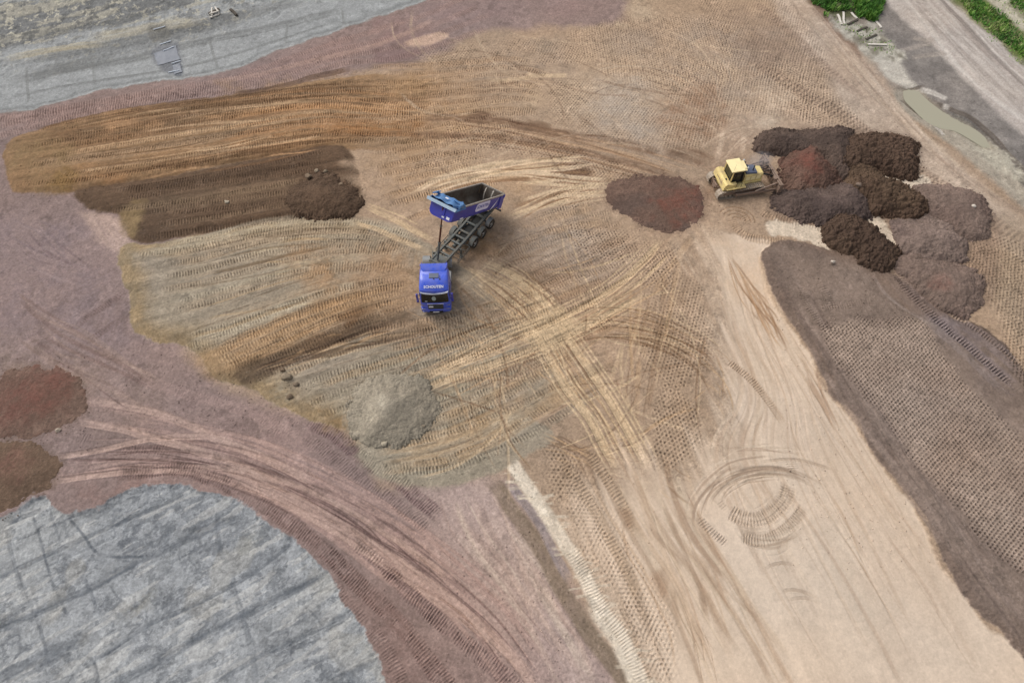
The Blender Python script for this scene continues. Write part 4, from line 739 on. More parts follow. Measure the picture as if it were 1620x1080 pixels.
for sl, src in (((slice(0, 8), slice(None)), COL[8:120].mean(0)), ((slice(NR - 8, NR), slice(None)), COL[NR - 120:NR - 8].mean(0))):
    sm3 = np.stack([np.convolve(np.pad(src[:, c], 100, 'edge'), np.ones(200) / 200, 'valid')[:NC] for c in range(3)], -1)[None]; COL[sl] = sm3; Hh[sl] = 0
def blur(A, k):
    for ax in (0, 1):
        B = np.concatenate([np.repeat(A.take([0], ax), k, ax), A, np.repeat(A.take([-1], ax), k + 1, ax)], ax); c = np.cumsum(B, ax, dtype=np.float64)
        n = A.shape[ax]; A = ((c.take(range(2 * k, 2 * k + n), ax) - c.take(range(0, n), ax)) / (2 * k)).astype(np.float32)
    return A
Hb = blur(blur(Hh, 14), 14)
def base_z(x, y):
    fr = np.interp(y, GYe, np.arange(NR)); fc = np.interp(x / halfw(y), GUe, np.arange(NC)); return bil(Hb, fc, fr)
_vid = np.arange(NR * NC).reshape(NR, NC)
_q = np.stack([_vid[:-1, :-1], _vid[:-1, 1:], _vid[1:, 1:], _vid[1:, :-1]], -1).reshape(-1, 4)
_rf = RID[:-1, :-1].ravel()
_VV = np.stack([X, Y, Hh], -1).reshape(-1, 3); _CC = COL.reshape(-1, 3)
for rid, nm, mt in ((0, 'ground', M_SOIL), (1, 'haul_road', M_SOIL), (2, 'clay_ground', M_CLAY), (4, 'sand_road', M_SAND), (5, 'compacted_ground', M_SOIL), (6, 'gravel_road', M_GRAVEL), (7, 'terrain', M_SOIL), (8, 'verge_ground', M_SOIL)):
    qq = _q[_rf == rid]
    if not len(qq): continue
    used, inv = np.unique(qq, return_inverse=True)
    o = link(mesh_np(nm, _VV[used], inv.reshape(-1, 4), _CC[used], mt)); tag(o, kind='structure')
# ---------------------------------------------------------------- heaps
M_HEAP = soil_material('dumped_soil', .95, .15, 1.3, .6, .35)
def cells(x, y, f, seed):
    """rounded lumps: height of random stones packed in a grid"""
    x = x * f + seed * 7.7; y = y * f + seed * 3.1; xi = np.floor(x).astype(np.int32); yi = np.floor(y).astype(np.int32); out = np.zeros(x.shape)
    for i in (-1, 0, 1):
        for j in (-1, 0, 1):
            cx, cy = xi + i, yi + j; a = _T[cy & 255, cx & 255]; b = _T[(cy + 91) & 255, (cx + 37) & 255]; r = _T[(cy + 13) & 255, (cx + 171) & 255]
            q = (x - cx - .15 - .7 * a) ** 2 + (y - cy - .15 - .7 * b) ** 2; R2 = (.22 + .5 * r) ** 2
            out = np.maximum(out, np.sqrt(np.maximum(R2 - q, 0)) * (.5 + .8 * a))
    return out
def heap(name, label, pts, col, top, slope=.75, rough=.05, clod=0, seed=0, c2=None, spots=(), rid_=None, grain=.14, group=None, lump=.15, clodf=1.9, cat='soil heap', peak=None, grow=.25, tilt=(0, 0)):
    P = spline(np.vstack([Wp(pts), Wp(pts[:1])]), .5)[:-1]
    m = 1.2; x0, y0 = P.min(0) - m; x1, y1 = P.max(0) + m; st = .05
    nx, ny = int((x1 - x0) / st) + 1, int((y1 - y0) / st) + 1
    xs, ys = np.meshgrid(x0 + np.arange(nx) * st, y0 + np.arange(ny) * st)
    G = sdf_grid(P, x0 - .5, y0 - .5, int((x1 - x0 + 1) / .2) + 2, int((y1 - y0 + 1) / .2) + 2, .2)
    wx = .95 * fbm(xs, ys, .6, 6, seed, .78); wy = .95 * fbm(xs, ys, .6, 6, seed + 3, .78)
    d = bil(G, (xs + wx - x0 + .5) / .2, (ys + wy - y0 + .5) / .2) + grow; dp = np.maximum(d, 0)
    cx_, cy_ = P.mean(0); t = top * (1 + .25 * fbm(xs, ys, .3, 2, seed + 1) + tilt[0] * (xs - cx_) + tilt[1] * (ys - cy_))
    if peak:
        px_, py_ = W(*peak[:2]); r_ = np.hypot(xs - px_, ys - py_); t = t * (.25 + .75 * np.clip(1.15 - r_ / (peak[2] * 1.6), 0, 1))
    t = np.maximum(t, .1)
    h = t * (1 - np.exp(-dp * slope * 1.1 / t)) + (.05 if top > .7 else .01) * sm(0, .15, dp)
    e = sm(0, .5, dp)
    h = h + e * (lump * fbm(xs, ys, .6, 3, seed + 5) * top + rough * fbm(xs, ys, 2.1, 4, seed + 6, .7) + .35 * rough * cells(xs, ys, 5.5, seed) + .5 * rough * fbm(xs, ys, 6, 2, seed + 60))
    h = h + .06 * cells(xs, ys, 3.2, seed + 2) * sm(-.1, .25, dp) * (1 - sm(.3, 1.1, dp)) * sm(-.1, .3, fbm(xs, ys, .5, 2, seed))
    clod_tone = 1
    if clod:
        cl = cells(xs, ys, 1.6, seed + 4) * .6 + cells(xs, ys, 3.0, seed + 5) * .6 + cells(xs, ys, 5.8, seed + 6) * .38
        h = h + cl * clod * 3.4 * sm(-.1, .4, d)
        dry = sm(.5, .9, _T[(np.floor(ys * 1.3).astype(int)) & 255, (np.floor(xs * 1.3).astype(int)) & 255])
        clod_tone = (1 + .25 * fbm(xs, ys, 2.2, 3, seed + 30))  # random tone variation over the clods
    h = h + np.minimum(d, 0) * .8
    kk = sm(0, .4, dp); z = ground_z(xs, ys) * (1 - kk) + base_z(xs, ys) * kk + h - .02
    c = alb(col)[None, None] * ((1 + grain * 1.5 * fbm(xs, ys, .5, 4, seed + 7, .6) + grain * 1.8 * fbm(xs, ys, 3.5, 4, seed + 8, .85)) * clod_tone)[..., None]
    if c2 is not None:
        mm = sm(-.1, .4, fbm(xs, ys, .3, 3, seed + 11))[..., None] * .6; c = c * (1 - mm) + alb(c2) * mm
    dry = sm(.05, .35, fbm(xs, ys, .7, 6, seed + 17, .76))[..., None]; c = c * (1 + .22 * dry)
    for (sx, sy, r_, cc, aa) in spots:
        ux, uy = W(sx, sy, .5 * top); q_ = np.hypot(xs - ux, ys - uy) + r_ * .7 * fbm(xs, ys, .9, 4, seed + 13)
        mm = (aa * (1 - sm(r_ * .2, r_ * 1.1, q_)) * (.7 + .9 * fbm(xs, ys, 1.6, 5, seed + 71, .8)))[..., None]; mm = np.clip(mm, 0, 1); c = c * (1 - mm) + alb(cc) * mm
    keep = d > -.2; vid = np.arange(nx * ny).reshape(ny, nx)
    q = np.stack([vid[:-1, :-1], vid[:-1, 1:], vid[1:, 1:], vid[1:, :-1]], -1).reshape(-1, 4)
    q = q[(keep[:-1, :-1] & keep[1:, 1:] & keep[:-1, 1:] & keep[1:, :-1]).ravel()]
    used, inv = np.unique(q, return_inverse=True)
    V = np.stack([xs, ys, z], -1).reshape(-1, 3)[used]; C = np.clip(c.reshape(-1, 3)[used], .01, .8)
    o = link(mesh_np(name, V, inv.reshape(-1, 4), C, M_HEAP)); tag(o, label, cat, group)
    # loose crumbs rolled down to the foot
    n = max(20, int(len(P) * (3.0 if clod else 1.4))); idx = np.random.default_rng(seed).integers(0, len(P), n); rg = np.random.default_rng(seed + 90)
    nrm = P[idx] - P.mean(0); nrm /= np.hypot(nrm[:, 0], nrm[:, 1])[:, None]
    pos = P[idx] + nrm * (rg.exponential(.25, n)[:, None] + .1) + rg.normal(0, .18, (n, 2)); sz = rg.uniform(.02, .05, n) * (1 + (1.0 if clod else .2) * rg.random(n) ** 2)
    CR.append((pos, sz, np.tile(alb(col), (n, 1)) * rg.uniform(.75, 1.2, n)[:, None]))
    return o
CR = []
GH = 'soil heaps in front of the bulldozer'
RED = (132, 72, 60)
heap('soil_heap', 'long smooth dark brown soil heap at the back, behind the red-streaked heap', [(1196, 224), (1206, 214), (1225, 209), (1260, 208), (1300, 206), (1330, 203), (1348, 212), (1354, 240), (1350, 268), (1338, 284), (1318, 282), (1300, 262), (1262, 250), (1236, 250), (1212, 246), (1198, 238)], (96, 81, 74), 1.3, .8, .07, 0, 1, (78, 66, 62), group=GH)
heap('rubble_heap', 'cloddy dark brown heap at the back right corner of the heaps', [(1336, 220), (1370, 216), (1412, 218), (1440, 222), (1450, 238), (1449, 262), (1446, 282), (1420, 280), (1385, 270), (1350, 270), (1330, 268), (1325, 240)], (92, 74, 63), 1.1, .9, .08, .10, 2, (84, 66, 56), group=GH)
heap('soil_heap', 'rounded soil heap with bright red patches right against the bulldozer blade', [(1238, 266), (1242, 246), (1258, 234), (1284, 230), (1304, 244), (1318, 266), (1326, 290), (1312, 304), (1280, 308), (1250, 306), (1238, 292)], (110, 87, 77), 1.6, .8, .05, 0, 3, (98, 74, 66), ((1272, 252, 2.3, (128, 80, 70), .6), (1284, 268, 1.6, (128, 74, 64), .55), (1306, 258, 1.3, (126, 84, 74), .5)), group=GH, cat='soil heap')
heap('soil_heap', 'smooth dark grey soil heap directly below the red-streaked heap', [(1224, 322), (1230, 308), (1256, 304), (1300, 296), (1340, 288), (1362, 306), (1376, 332), (1366, 350), (1330, 356), (1296, 354), (1258, 346), (1232, 336)], (102, 87, 82), 1.3, .75, .06, 0, 4, (84, 72, 70), group=GH)
heap('rubble_heap', 'largest cloddy dark brown heap, in the middle of the heaps', [(1340, 286), (1345, 272), (1362, 266), (1385, 275), (1410, 288), (1435, 300), (1458, 320), (1462, 335), (1440, 344), (1400, 343), (1370, 338), (1355, 318), (1335, 300)], (96, 78, 64), 1.15, .9, .08, .10, 5, (84, 66, 56), group=GH)
heap('rubble_heap', 'smallest cloddy dark brown heap, just above the rolled fill', [(1302, 365), (1312, 348), (1335, 340), (1360, 348), (1380, 362), (1400, 385), (1418, 402), (1412, 422), (1385, 430), (1365, 425), (1345, 405), (1315, 392)], (94, 76, 64), 1.1, .9, .08, .10, 6, (78, 62, 54), group=GH)
heap('soil_heap', 'rightmost low grey-brown soil heap with one white stone on top', [(1446, 300), (1470, 293), (1520, 298), (1560, 318), (1566, 345), (1562, 372), (1535, 382), (1500, 370), (1470, 345), (1450, 325)], (130, 112, 104), 1.0, .55, .05, 0, 7, (112, 94, 88), group=GH)
heap('soil_heap', 'grey-brown domed soil heap between the rightmost heap and the small cloddy heap', [(1406, 356), (1428, 345), (1460, 344), (1495, 355), (1525, 380), (1532, 400), (1512, 416), (1470, 414), (1440, 408), (1418, 388)], (131, 114, 107), 1.35, .6, .05, 0, 8, (112, 96, 92), group=GH)
heap('soil_heap', 'low brown soil heap with a faint red spot, nearest the viewer', [(1420, 408), (1450, 404), (1500, 415), (1540, 435), (1556, 460), (1545, 485), (1520, 500), (1490, 488), (1460, 462), (1432, 438), (1414, 424)], (128, 110, 102), 1.0, .55, .05, 0, 9, (112, 94, 88), ((1488, 448, 1.2, (138, 94, 84), .45),), group=GH)
heap('soil_mound', 'low oval reddish brown soil mound left of the yellow bulldozer', [(956, 300), (975, 284), (1010, 276), (1060, 280), (1098, 292), (1112, 315), (1108, 345), (1085, 362), (1050, 365), (1015, 352), (980, 330), (962, 315)], (112, 90, 80), .32, .16, .03, 0, 11, (104, 88, 82), ((1075, 322, 3.2, (128, 80, 68), .85),), lump=.2, grow=.1)
heap('soil_heap', 'dark brown soil heap on the end of the dark spread layer left of the truck', [(456, 318), (470, 300), (490, 285), (505, 276), (530, 282), (555, 300), (570, 322), (560, 340), (535, 347), (500, 345), (470, 336)], (100, 80, 65), 1.1, .45, .05, 0, 12, (90, 73, 60), lump=.08, peak=(510, 302, 4.0))
heap('sand_heap', 'broad grey sandy heap with a pale crest, in front of the truck cab', [(562, 660), (565, 625), (590, 606), (625, 600), (665, 602), (684, 620), (688, 648), (676, 676), (640, 694), (600, 700), (570, 690)], (160, 151, 136), 1.2, .32, .02, 0, 13, (140, 134, 122), ((606, 640, 1.2, (206, 197, 180), 1), (593, 656, .9, (200, 190, 172), 1), (645, 655, 3.4, (138, 131, 119), .7)), lump=.08, peak=(612, 646, 4.0), grow=.4, cat='sand heap')  # spots paint a lit crest and a shaded right flank into the colour
heap('soil_heap', 'reddish soil heap at the left edge of the purple haul ground, the upper of two', [(-30, 640), (0, 600), (30, 586), (80, 584), (115, 598), (134, 628), (130, 655), (100, 676), (50, 688), (0, 684), (-25, 668)], (122, 100, 90), .38, .16, .03, 0, 14, (108, 88, 78), ((60, 610, 3.6, (130, 88, 80), .6), (85, 625, 2.4, (126, 86, 76), .5), (15, 655, 2.4, (122, 86, 78), .5)))
heap('soil_heap', 'brown soil heap at the left edge beside the grey clay, the lower of two', [(-60, 760), (-30, 705), (20, 700), (60, 712), (90, 738), (80, 762), (62, 780), (30, 795), (0, 812), (-50, 830)], (114, 94, 80), .34, .16, .03, 0, 15, (102, 84, 70), ((10, 735, 2.2, (128, 92, 84), .6),))
# ================================================================ vehicle helpers
def pmat(name, col, rough=.5, metal=0, spec=.5, coat=0, dirt=None, da=.5, ds=1.3, bump=0):
    m = bpy.data.materials.new(name); m.use_nodes = True; nt = m.node_tree; N = nt.nodes; L = nt.links; b = N['Principled BSDF']
    b.inputs['Roughness'].default_value = rough; b.inputs['Metallic'].default_value = metal; b.inputs['Specular IOR Level'].default_value = spec; b.inputs['Coat Weight'].default_value = coat
    c = (*[float(v) for v in lin(col)], 1); b.inputs['Base Color'].default_value = c
    if dirt:
        g = N.new('ShaderNodeNewGeometry'); n = N.new('ShaderNodeTexNoise'); n.inputs['Scale'].default_value = ds; n.inputs['Detail'].default_value = 6; n.inputs['Roughness'].default_value = .65
        L.new(g.outputs['Position'], n.inputs['Vector']); r = N.new('ShaderNodeMapRange'); r.inputs[1].default_value = .42; r.inputs[2].default_value = .68; r.inputs[3].default_value = 0; r.inputs[4].default_value = da
        L.new(n.outputs[0], r.inputs[0]); mx = N.new('ShaderNodeMix'); mx.data_type = 'RGBA'; L.new(r.outputs[0], mx.inputs[0]); mx.inputs[6].default_value = c; mx.inputs[7].default_value = (*[float(v) for v in lin(dirt)], 1)
        L.new(mx.outputs[2], b.inputs['Base Color'])
        r2 = N.new('ShaderNodeMapRange'); r2.inputs[1].default_value = .4; r2.inputs[2].default_value = .7; r2.inputs[3].default_value = rough; r2.inputs[4].default_value = min(1, rough + .35); L.new(n.outputs[0], r2.inputs[0]); L.new(r2.outputs[0], b.inputs['Roughness'])
        if bump:
            bp = N.new('ShaderNodeBump'); bp.inputs['Strength'].default_value = bump; bp.inputs['Distance'].default_value = .02; L.new(n.outputs[0], bp.inputs['Height']); L.new(bp.outputs[0], b.inputs['Normal'])
    return m
class MB:
    def __init__(s, M=None): s.b = bmesh.new(); s.M = M or Matrix.Identity(4)
    def _add(s, vs, fs):
        v = [s.b.verts.new(s.M @ Vector(p)) for p in vs]
        for f in fs:
            try: s.b.faces.new([v[i] for i in f])
            except ValueError: pass
        return v
    def box(s, c, d, bev=0, R_=None):
        t = bmesh.new(); bmesh.ops.create_cube(t, size=1)
        for v in t.verts: v.co = Vector((v.co.x * d[0], v.co.y * d[1], v.co.z * d[2]))
        if bev: bmesh.ops.bevel(t, geom=list(t.edges), offset=bev, segments=2, affect='EDGES', profile=.6)
        m = Matrix.Translation(c) @ (R_.to_4x4() if R_ is not None else Matrix.Identity(4))
        s._merge(t, m); return s
    def _merge(s, t, m):
        t.verts.index_update(); v = [s.b.verts.new(s.M @ (m @ q.co)) for q in t.verts]
        for f in t.faces:
            try: s.b.faces.new([v[q.index] for q in f.verts])
            except ValueError: pass
        t.free()
    def tube(s, a, b, r, r2=None, n=12, cap=True):
        a = Vector(a); b = Vector(b); r2 = r if r2 is None else r2; d = (b - a).normalized()
        u = d.orthogonal().normalized(); w_ = d.cross(u)
        vs = []
        for p, rr in ((a, r), (b, r2)):
            for i in range(n):
                t = 2 * math.pi * i / n; vs.append(p + u * rr * math.cos(t) + w_ * rr * math.sin(t))
        fs = [(i, (i + 1) % n, n + (i + 1) % n, n + i) for i in range(n)]
        if cap: fs += [tuple(range(n))[::-1], tuple(range(n, 2 * n))]
        s._add(vs, fs); return s
    def beam(s, a, b, w_, h, up=(0, 0, 1)):
        a = Vector(a); b = Vector(b); d = (b - a).normalized(); sd_ = d.cross(Vector(up)).normalized(); u = sd_.cross(d)
        vs = [p + sd_ * x * w_ / 2 + u * y * h / 2 for p in (a, b) for x, y in ((-1, -1), (1, -1), (1, 1), (-1, 1))]
        s._add(vs, [(0, 1, 5, 4), (1, 2, 6, 5), (2, 3, 7, 6), (3, 0, 4, 7), (3, 2, 1, 0), (4, 5, 6, 7)]); return s
    def loft(s, secs, cap=True, closed=True):
        n = len(secs[0]); vs = [p for q in secs for p in q]; fs = []
        for k in range(len(secs) - 1):
            for i in range(n if closed else n - 1):
                j = (i + 1) % n; fs.append((k * n + i, k * n + j, (k + 1) * n + j, (k + 1) * n + i))
        if cap: fs += [tuple(range(n))[::-1], tuple(range((len(secs) - 1) * n, len(secs) * n))]
        s._add(vs, fs); return s
    def prism(s, prof, y0, y1):          # profile in x,z extruded along y
        s.loft([[(x, y0, z) for x, z in prof], [(x, y1, z) for x, z in prof]]); return s
    def lathe(s, c, axis, prof, n=24):   # prof (offset along axis, radius)
        c = Vector(c); d = Vector(axis).normalized(); u = d.orthogonal().normalized(); w_ = d.cross(u)
        s.loft([[c + d * o + (u * math.cos(2 * math.pi * i / n) + w_ * math.sin(2 * math.pi * i / n)) * r for i in range(n)] for o, r in prof]); return s
    def done(s, name, mat, parent=None, root=None, smooth=False, bevel=0):
        bmesh.ops.recalc_face_normals(s.b, faces=list(s.b.faces))
        me = bpy.data.meshes.new(name)
        if root is not None:
            for v in s.b.verts: v.co -= root
        s.b.to_mesh(me); s.b.free()
        if smooth:
            for p in me.polygons: p.use_smooth = True
            me.set_sharp_from_angle(angle=R(35))
        me.materials.append(mat); o = bpy.data.objects.new(name, me); link(o, parent)
        if bevel:
            md = o.modifiers.new('b', 'BEVEL'); md.width = bevel; md.segments = 2; md.limit_method = 'ANGLE'
        return o
def empty(name, loc, **k):
    o = bpy.data.objects.new(name, None); link(o); o.location = loc; o.empty_display_size = .3; tag(o, **k); return o
def text_part(name, body, size, M, mat, parent, root, shear=0, ext=.004, sx=1, bold=0):
    cu = bpy.data.curves.new(name, 'FONT'); cu.body = body; cu.size = size; cu.align_x = 'CENTER'; cu.align_y = 'CENTER'; cu.extrude = ext; cu.shear = shear; cu.offset = bold; cu.resolution_u = 2
    t = bpy.data.objects.new(name, cu); SC.collection.objects.link(t); bpy.context.view_layer.update()
    me = bpy.data.meshes.new_from_object(t); bpy.data.objects.remove(t)
    for v in me.vertices: v.co = M @ Vector((v.co.x * sx, v.co.y, v.co.z)) - root
    me.materials.clear(); me.materials.append(mat); o = bpy.data.objects.new(name, me); return link(o, parent)
# ---------------------------------------------------------------- materials
BLUE = pmat('blue_paint', (58, 88, 204), .25, 0, .5, .5, (120, 118, 150), .35, 1.6)
BLUE2 = pmat('blue_body_paint', (46, 50, 158), .4, 0, .5, .2, (100, 90, 120), .4, 1.2)
BLK = pmat('black_plastic', (26, 27, 30), .5); GLASS = pmat('windscreen_glass', (18, 24, 22), .08, 0, .6)
WHT = pmat('white_paint', (228, 228, 235), .5); CHAS = pmat('dusty_chassis_steel', (98, 102, 100), .7, .2, .4, 0, (128, 116, 98), .65, 2.2)
RUB = pmat('dusty_tyre_rubber', (46, 44, 42), .9, 0, .2, 0, (120, 104, 86), .6, 2.5); RIM = pmat('dusty_rim', (186, 184, 178), .6, .2, .4, 0, (120, 106, 90), .6, 3)
STEEL = pmat('worn_tipper_steel', (120, 114, 106), .55, .55, .5, 0, (92, 70, 54), .7, .9, .2); RIMS = pmat('rim_rail_steel', (158, 152, 144), .5, .4, .5, 0, (120, 100, 84), .4, 2)
TARP = pmat('blue_tarpaulin', (78, 122, 172), .6, 0, .4, 0, (110, 134, 160), .5, 2.5); TARPL = pmat('pale_blue_cap', (150, 170, 186), .6, 0, .4, 0, (140, 140, 134), .4, 2)
RUST = pmat('ram_brown', (104, 62, 46), .4, .5, .5, 0, (70, 48, 40), .5, 3); CHROME = pmat('mudguard_grey', (132, 134, 134), .5, .3, .5, 0, (150, 130, 104), .5, 3)
LMP = pmat('clear_lamp', (210, 214, 218), .1, 0, .8); LMPD = pmat('tinted_lamp', (120, 124, 160), .15, 0, .8); RED_ = pmat('red_lamp', (150, 30, 28), .3); LILAC = pmat('pale_lettering_panel', (214, 212, 236), .5)  # LMPD: lamp glass with its own dark tint
def wheel(name, c, ax, rad, wd, parent, root, M, dual=False):
    """c centre, ax outward axis (local)"""
    for k in ((0, 1) if dual else (0,)):
        cc = Vector(c) - Vector(ax) * (k * (wd + .05))
        w_ = wd / 2; m = MB(M).lathe(cc, ax, [(-w_, rad * .58), (-w_, rad * .92), (-w_ * .75, rad * .99), (-w_ * .3, rad), (w_ * .3, rad), (w_ * .75, rad * .99), (w_, rad * .92), (w_, rad * .58), (w_ * .6, rad * .55)], 28)
        o = m.done('tyre' if False else 'wheel', RUB, parent, root, True)
        r = MB(M).lathe(cc, ax, [(w_ * .58, rad * .56), (w_ * .72, rad * .55), (w_ * .35, rad * .42), (w_ * .3, rad * .25), (w_ * .75, rad * .2), (w_ * .8, rad * .05)], 24); r.done('rim', RIM, o, root, True)
# ================================================================ dump truck (tractor + raised tipping trailer)
TB = Vector((-6.28, 31.45, 0)); th = R(-88.0)
gz = float(ground_z(-6.3, 33)) + .01
MT = Matrix.Translation(TB + Vector((0, 0, gz))) @ Matrix.Rotation(th, 4, 'Z')     # local: +x forward out of the bumper, +y left
root = Vector((-6.28, 33.0, 0)); truck = empty('dump_truck', root, label='blue articulated dump truck with its blue and grey tipper body raised on a long ram', cat='truck')
def rr(x, y0, y1, z0, z1, r=.12, n=3):
    pts = []
    for cx, cz, a0 in ((y1 - r, z1 - r, 0), (y0 + r, z1 - r, 90), (y0 + r, z0 + r, 180), (y1 - r, z0 + r, 270)):
        for i in range(n + 1):
            a = R(a0 + 90 * i / n); pts.append((x, cx + r * math.cos(a), cz + r * math.sin(a)))
    return pts
def hsec(z, xf, xr, hw, rf=.25, rb=.08, bow=.08, n=4):
    """horizontal outline of the cab at height z; front slightly bowed"""
    pts = []
    for i in range(n + 1):
        a = R(90 - 90 * i / n); pts.append((xf - rf + rf * math.cos(a) - bow, hw - rf * .5 + rf * .5 * math.sin(a), z)) if 0 else None
    pts = [(xr + rb, hw, z), (xf - rf - bow, hw, z)]
    for i in range(1, n): a = R(90 * i / n); pts.append((xf - rf - bow + rf * math.sin(a), hw - rf * (1 - math.cos(a)), z))
    pts += [(xf - bow * .35, hw * .55, z), (xf, 0, z), (xf - bow * .35, -hw * .55, z)]
    for i in range(n - 1, 0, -1): a = R(90 * i / n); pts.append((xf - rf - bow + rf * math.sin(a), -hw + rf * (1 - math.cos(a)), z))
    pts += [(xf - rf - bow, -hw, z), (xr + rb, -hw, z), (xr, -hw + rb, z), (xr, hw - rb, z)]
    return pts
XR = -2.35
cabm = MB(MT).loft([hsec(.85, .0, XR, 1.22), hsec(1.0, .02, XR, 1.24), hsec(1.55, .0, XR, 1.24), hsec(1.66, -.03, XR, 1.24), hsec(2.3, -.14, XR, 1.22), hsec(2.95, -.30, XR, 1.2), hsec(3.05, -.42, XR, 1.19, .3), hsec(3.3, -.72, XR, 1.15, .35), hsec(3.42, -1.05, XR, 1.10, .35), hsec(3.46, -1.5, XR, 1.05, .3)])
cab = cabm.done('cab', BLUE, truck, root, True)
# side skirts and bumper
bp_ = MB(MT).loft([hsec(.32, .0, -1.0, 1.2, .2), hsec(.42, .08, -1.0, 1.24, .22), hsec(.7, .10, -1.0, 1.25, .22), hsec(.9, .04, -1.0, 1.25, .22)]); bp_.done('bumper', BLUE, truck, root, True)
MB(MT).box((-.02, 0, 1.15), (.14, 1.25, .62), .03).box((.06, 0, .56), (.10, 1.1, .20), .02).done('grille', BLK, cab, root)
for z_ in (.95, 1.08, 1.21, 1.34): MB(MT).box((.06, 0, z_), (.02, 1.2, .03)).done('grille_bar', CHAS, cab, root)
MB(MT).box((.07, -.38, 1.24), (.02, .36, .18), .005).done('sign', WHT, cab, root)
MB(MT).box((.12, -.02, .52), (.015, .52, .11)).done('number_plate', WHT, cab, root)
MB(MT).box((-.01, 0, 1.52), (.06, 1.35, .06)).done('nameplate', LILAC, cab, root)
# windscreen follows the front slope
ws = []
for z_, x_, hw in ((1.68, -.03, 1.10), (2.0, -.085, 1.11), (2.35, -.15, 1.09), (2.68, -.23, 1.06)):
    ws.append([(x_ - .08 * (abs(t) ** 2.2) + .018, t * hw, z_ + (.06 * (1 - abs(t)) if z_ > 2.6 else 0)) for t in np.linspace(-1, 1, 13)])
scr = MB(MT).loft(ws, cap=False, closed=False).done('windscreen', GLASS, cab, root, True)
vis = []
for o_, zo in ((.03, -.03), (.10, -.05), (.10, .02), (.0, .05)):
    vis.append([(-.25 + o_ - .08 * (abs(t) ** 2.2), t * 1.14, 2.76 - .10 * (1 - abs(t) ** 1.5) + zo + .06 * abs(t) ** 6) for t in np.linspace(-1, 1, 13)])
MB(MT).loft(vis + [vis[0]], cap=False, closed=False).done('sun_visor', pmat('visor_grey', (176, 180, 190), .4), cab, root, True)
def hull_pt(y, z, o=.02):
    zs = [2.95, 3.05, 3.3, 3.42, 3.46]; xf = np.interp(z, zs, [-.30, -.42, -.72, -1.05, -1.5]); return Vector((xf + o, y, z))
# crest on the windscreen, small wiper dashes
crest = [( .17 * math.cos(a) * (1 - .15 * math.sin(a)), .24 * math.sin(a) + .02 * math.cos(2 * a)) for a in np.linspace(0, 2 * math.pi, 17)[:-1]]
def onscr(y, z): return (-.03 - (z - 1.68) * .19 - .08 * (abs(y) / 1.1) ** 2.2 + .035, y, z)
MB(MT).loft([[onscr(-.07 + a, 2.2 + b) for a, b in crest], [tuple(np.array(onscr(-.07 + a, 2.2 + b)) + (.006, 0, 0)) for a, b in crest]]).done('windscreen_emblem', pmat('emblem_grey', (150, 160, 156), .5), cab, root)
MB(MT).tube(onscr(-.9, 1.74), onscr(-.1, 1.80), .02).tube(onscr(.1, 1.74), onscr(.8, 1.80), .02).done('wiper', BLK, cab, root)
MB(MT).box(Vector(onscr(-.72, 1.86)), (.02, .2, .05)).done('windscreen_sticker', WHT, cab, root)
# lettering on the upper front
p0, p1 = hull_pt(0, 3.05), hull_pt(0, 3.3); dz = (p1 - p0).normalized(); nrm = Vector((0, 1, 0)).cross(dz).normalized()
if nrm.x < 0: nrm = -nrm
Mx = Matrix(((0, dz.x, nrm.x, 0), (1, dz.y, nrm.y, 0), (0, dz.z, nrm.z, 0), (0, 0, 0, 1)))
def put(M0, p): return MT @ Matrix.Translation(p) @ M0
text_part('lettering', 'SCHOUTEN', .30, put(Mx, (p0 + p1) / 2 + nrm * .045), WHT, cab, root, bold=.010, sx=1.0)
text_part('lettering', 'SCHOUTEN', .07, put(Matrix(((0, 0, 1, 0), (1, 0, 0, 0), (0, 1, 0, 0), (0, 0, 0, 1))), Vector((.022, 0, 1.52))), BLUE2, cab, root)
# roof: hatch, beacon, vent, rear deflector
MB(MT).box((-1.45, 0.02, 3.475), (.48, .78, .05), .02).done('roof_hatch', pmat('hatch_grey', (84, 92, 110), .35), cab, root)
MB(MT).box((-1.12, 0.02, 3.465), (.05, .12, .06), .01).done('hatch_latch', BLK, cab, root); MB(MT).box((-1.1, .5, 3.46), (.1, .1, .08), .02).tube((-1.5, .5, 3.46), (-1.12, .5, 3.47), .015).done('roof_antenna', BLK, cab, root)
sp = MB(MT).loft([[(-1.86, y, 3.455) for y in (-.86, .86)] + [(-1.88, .86, 3.47), (-1.88, -.86, 3.47)],
                  [(-2.10, y, 3.455) for y in (-1.03, 1.03)] + [(-2.10, 1.0, 3.60), (-2.10, -1.0, 3.60)],
                  [(-2.44, y, 3.455) for y in (-1.14, 1.14)] + [(-2.50, 1.12, 3.70), (-2.50, -1.12, 3.70)]]).done('roof_deflector', BLUE, cab, root, True)
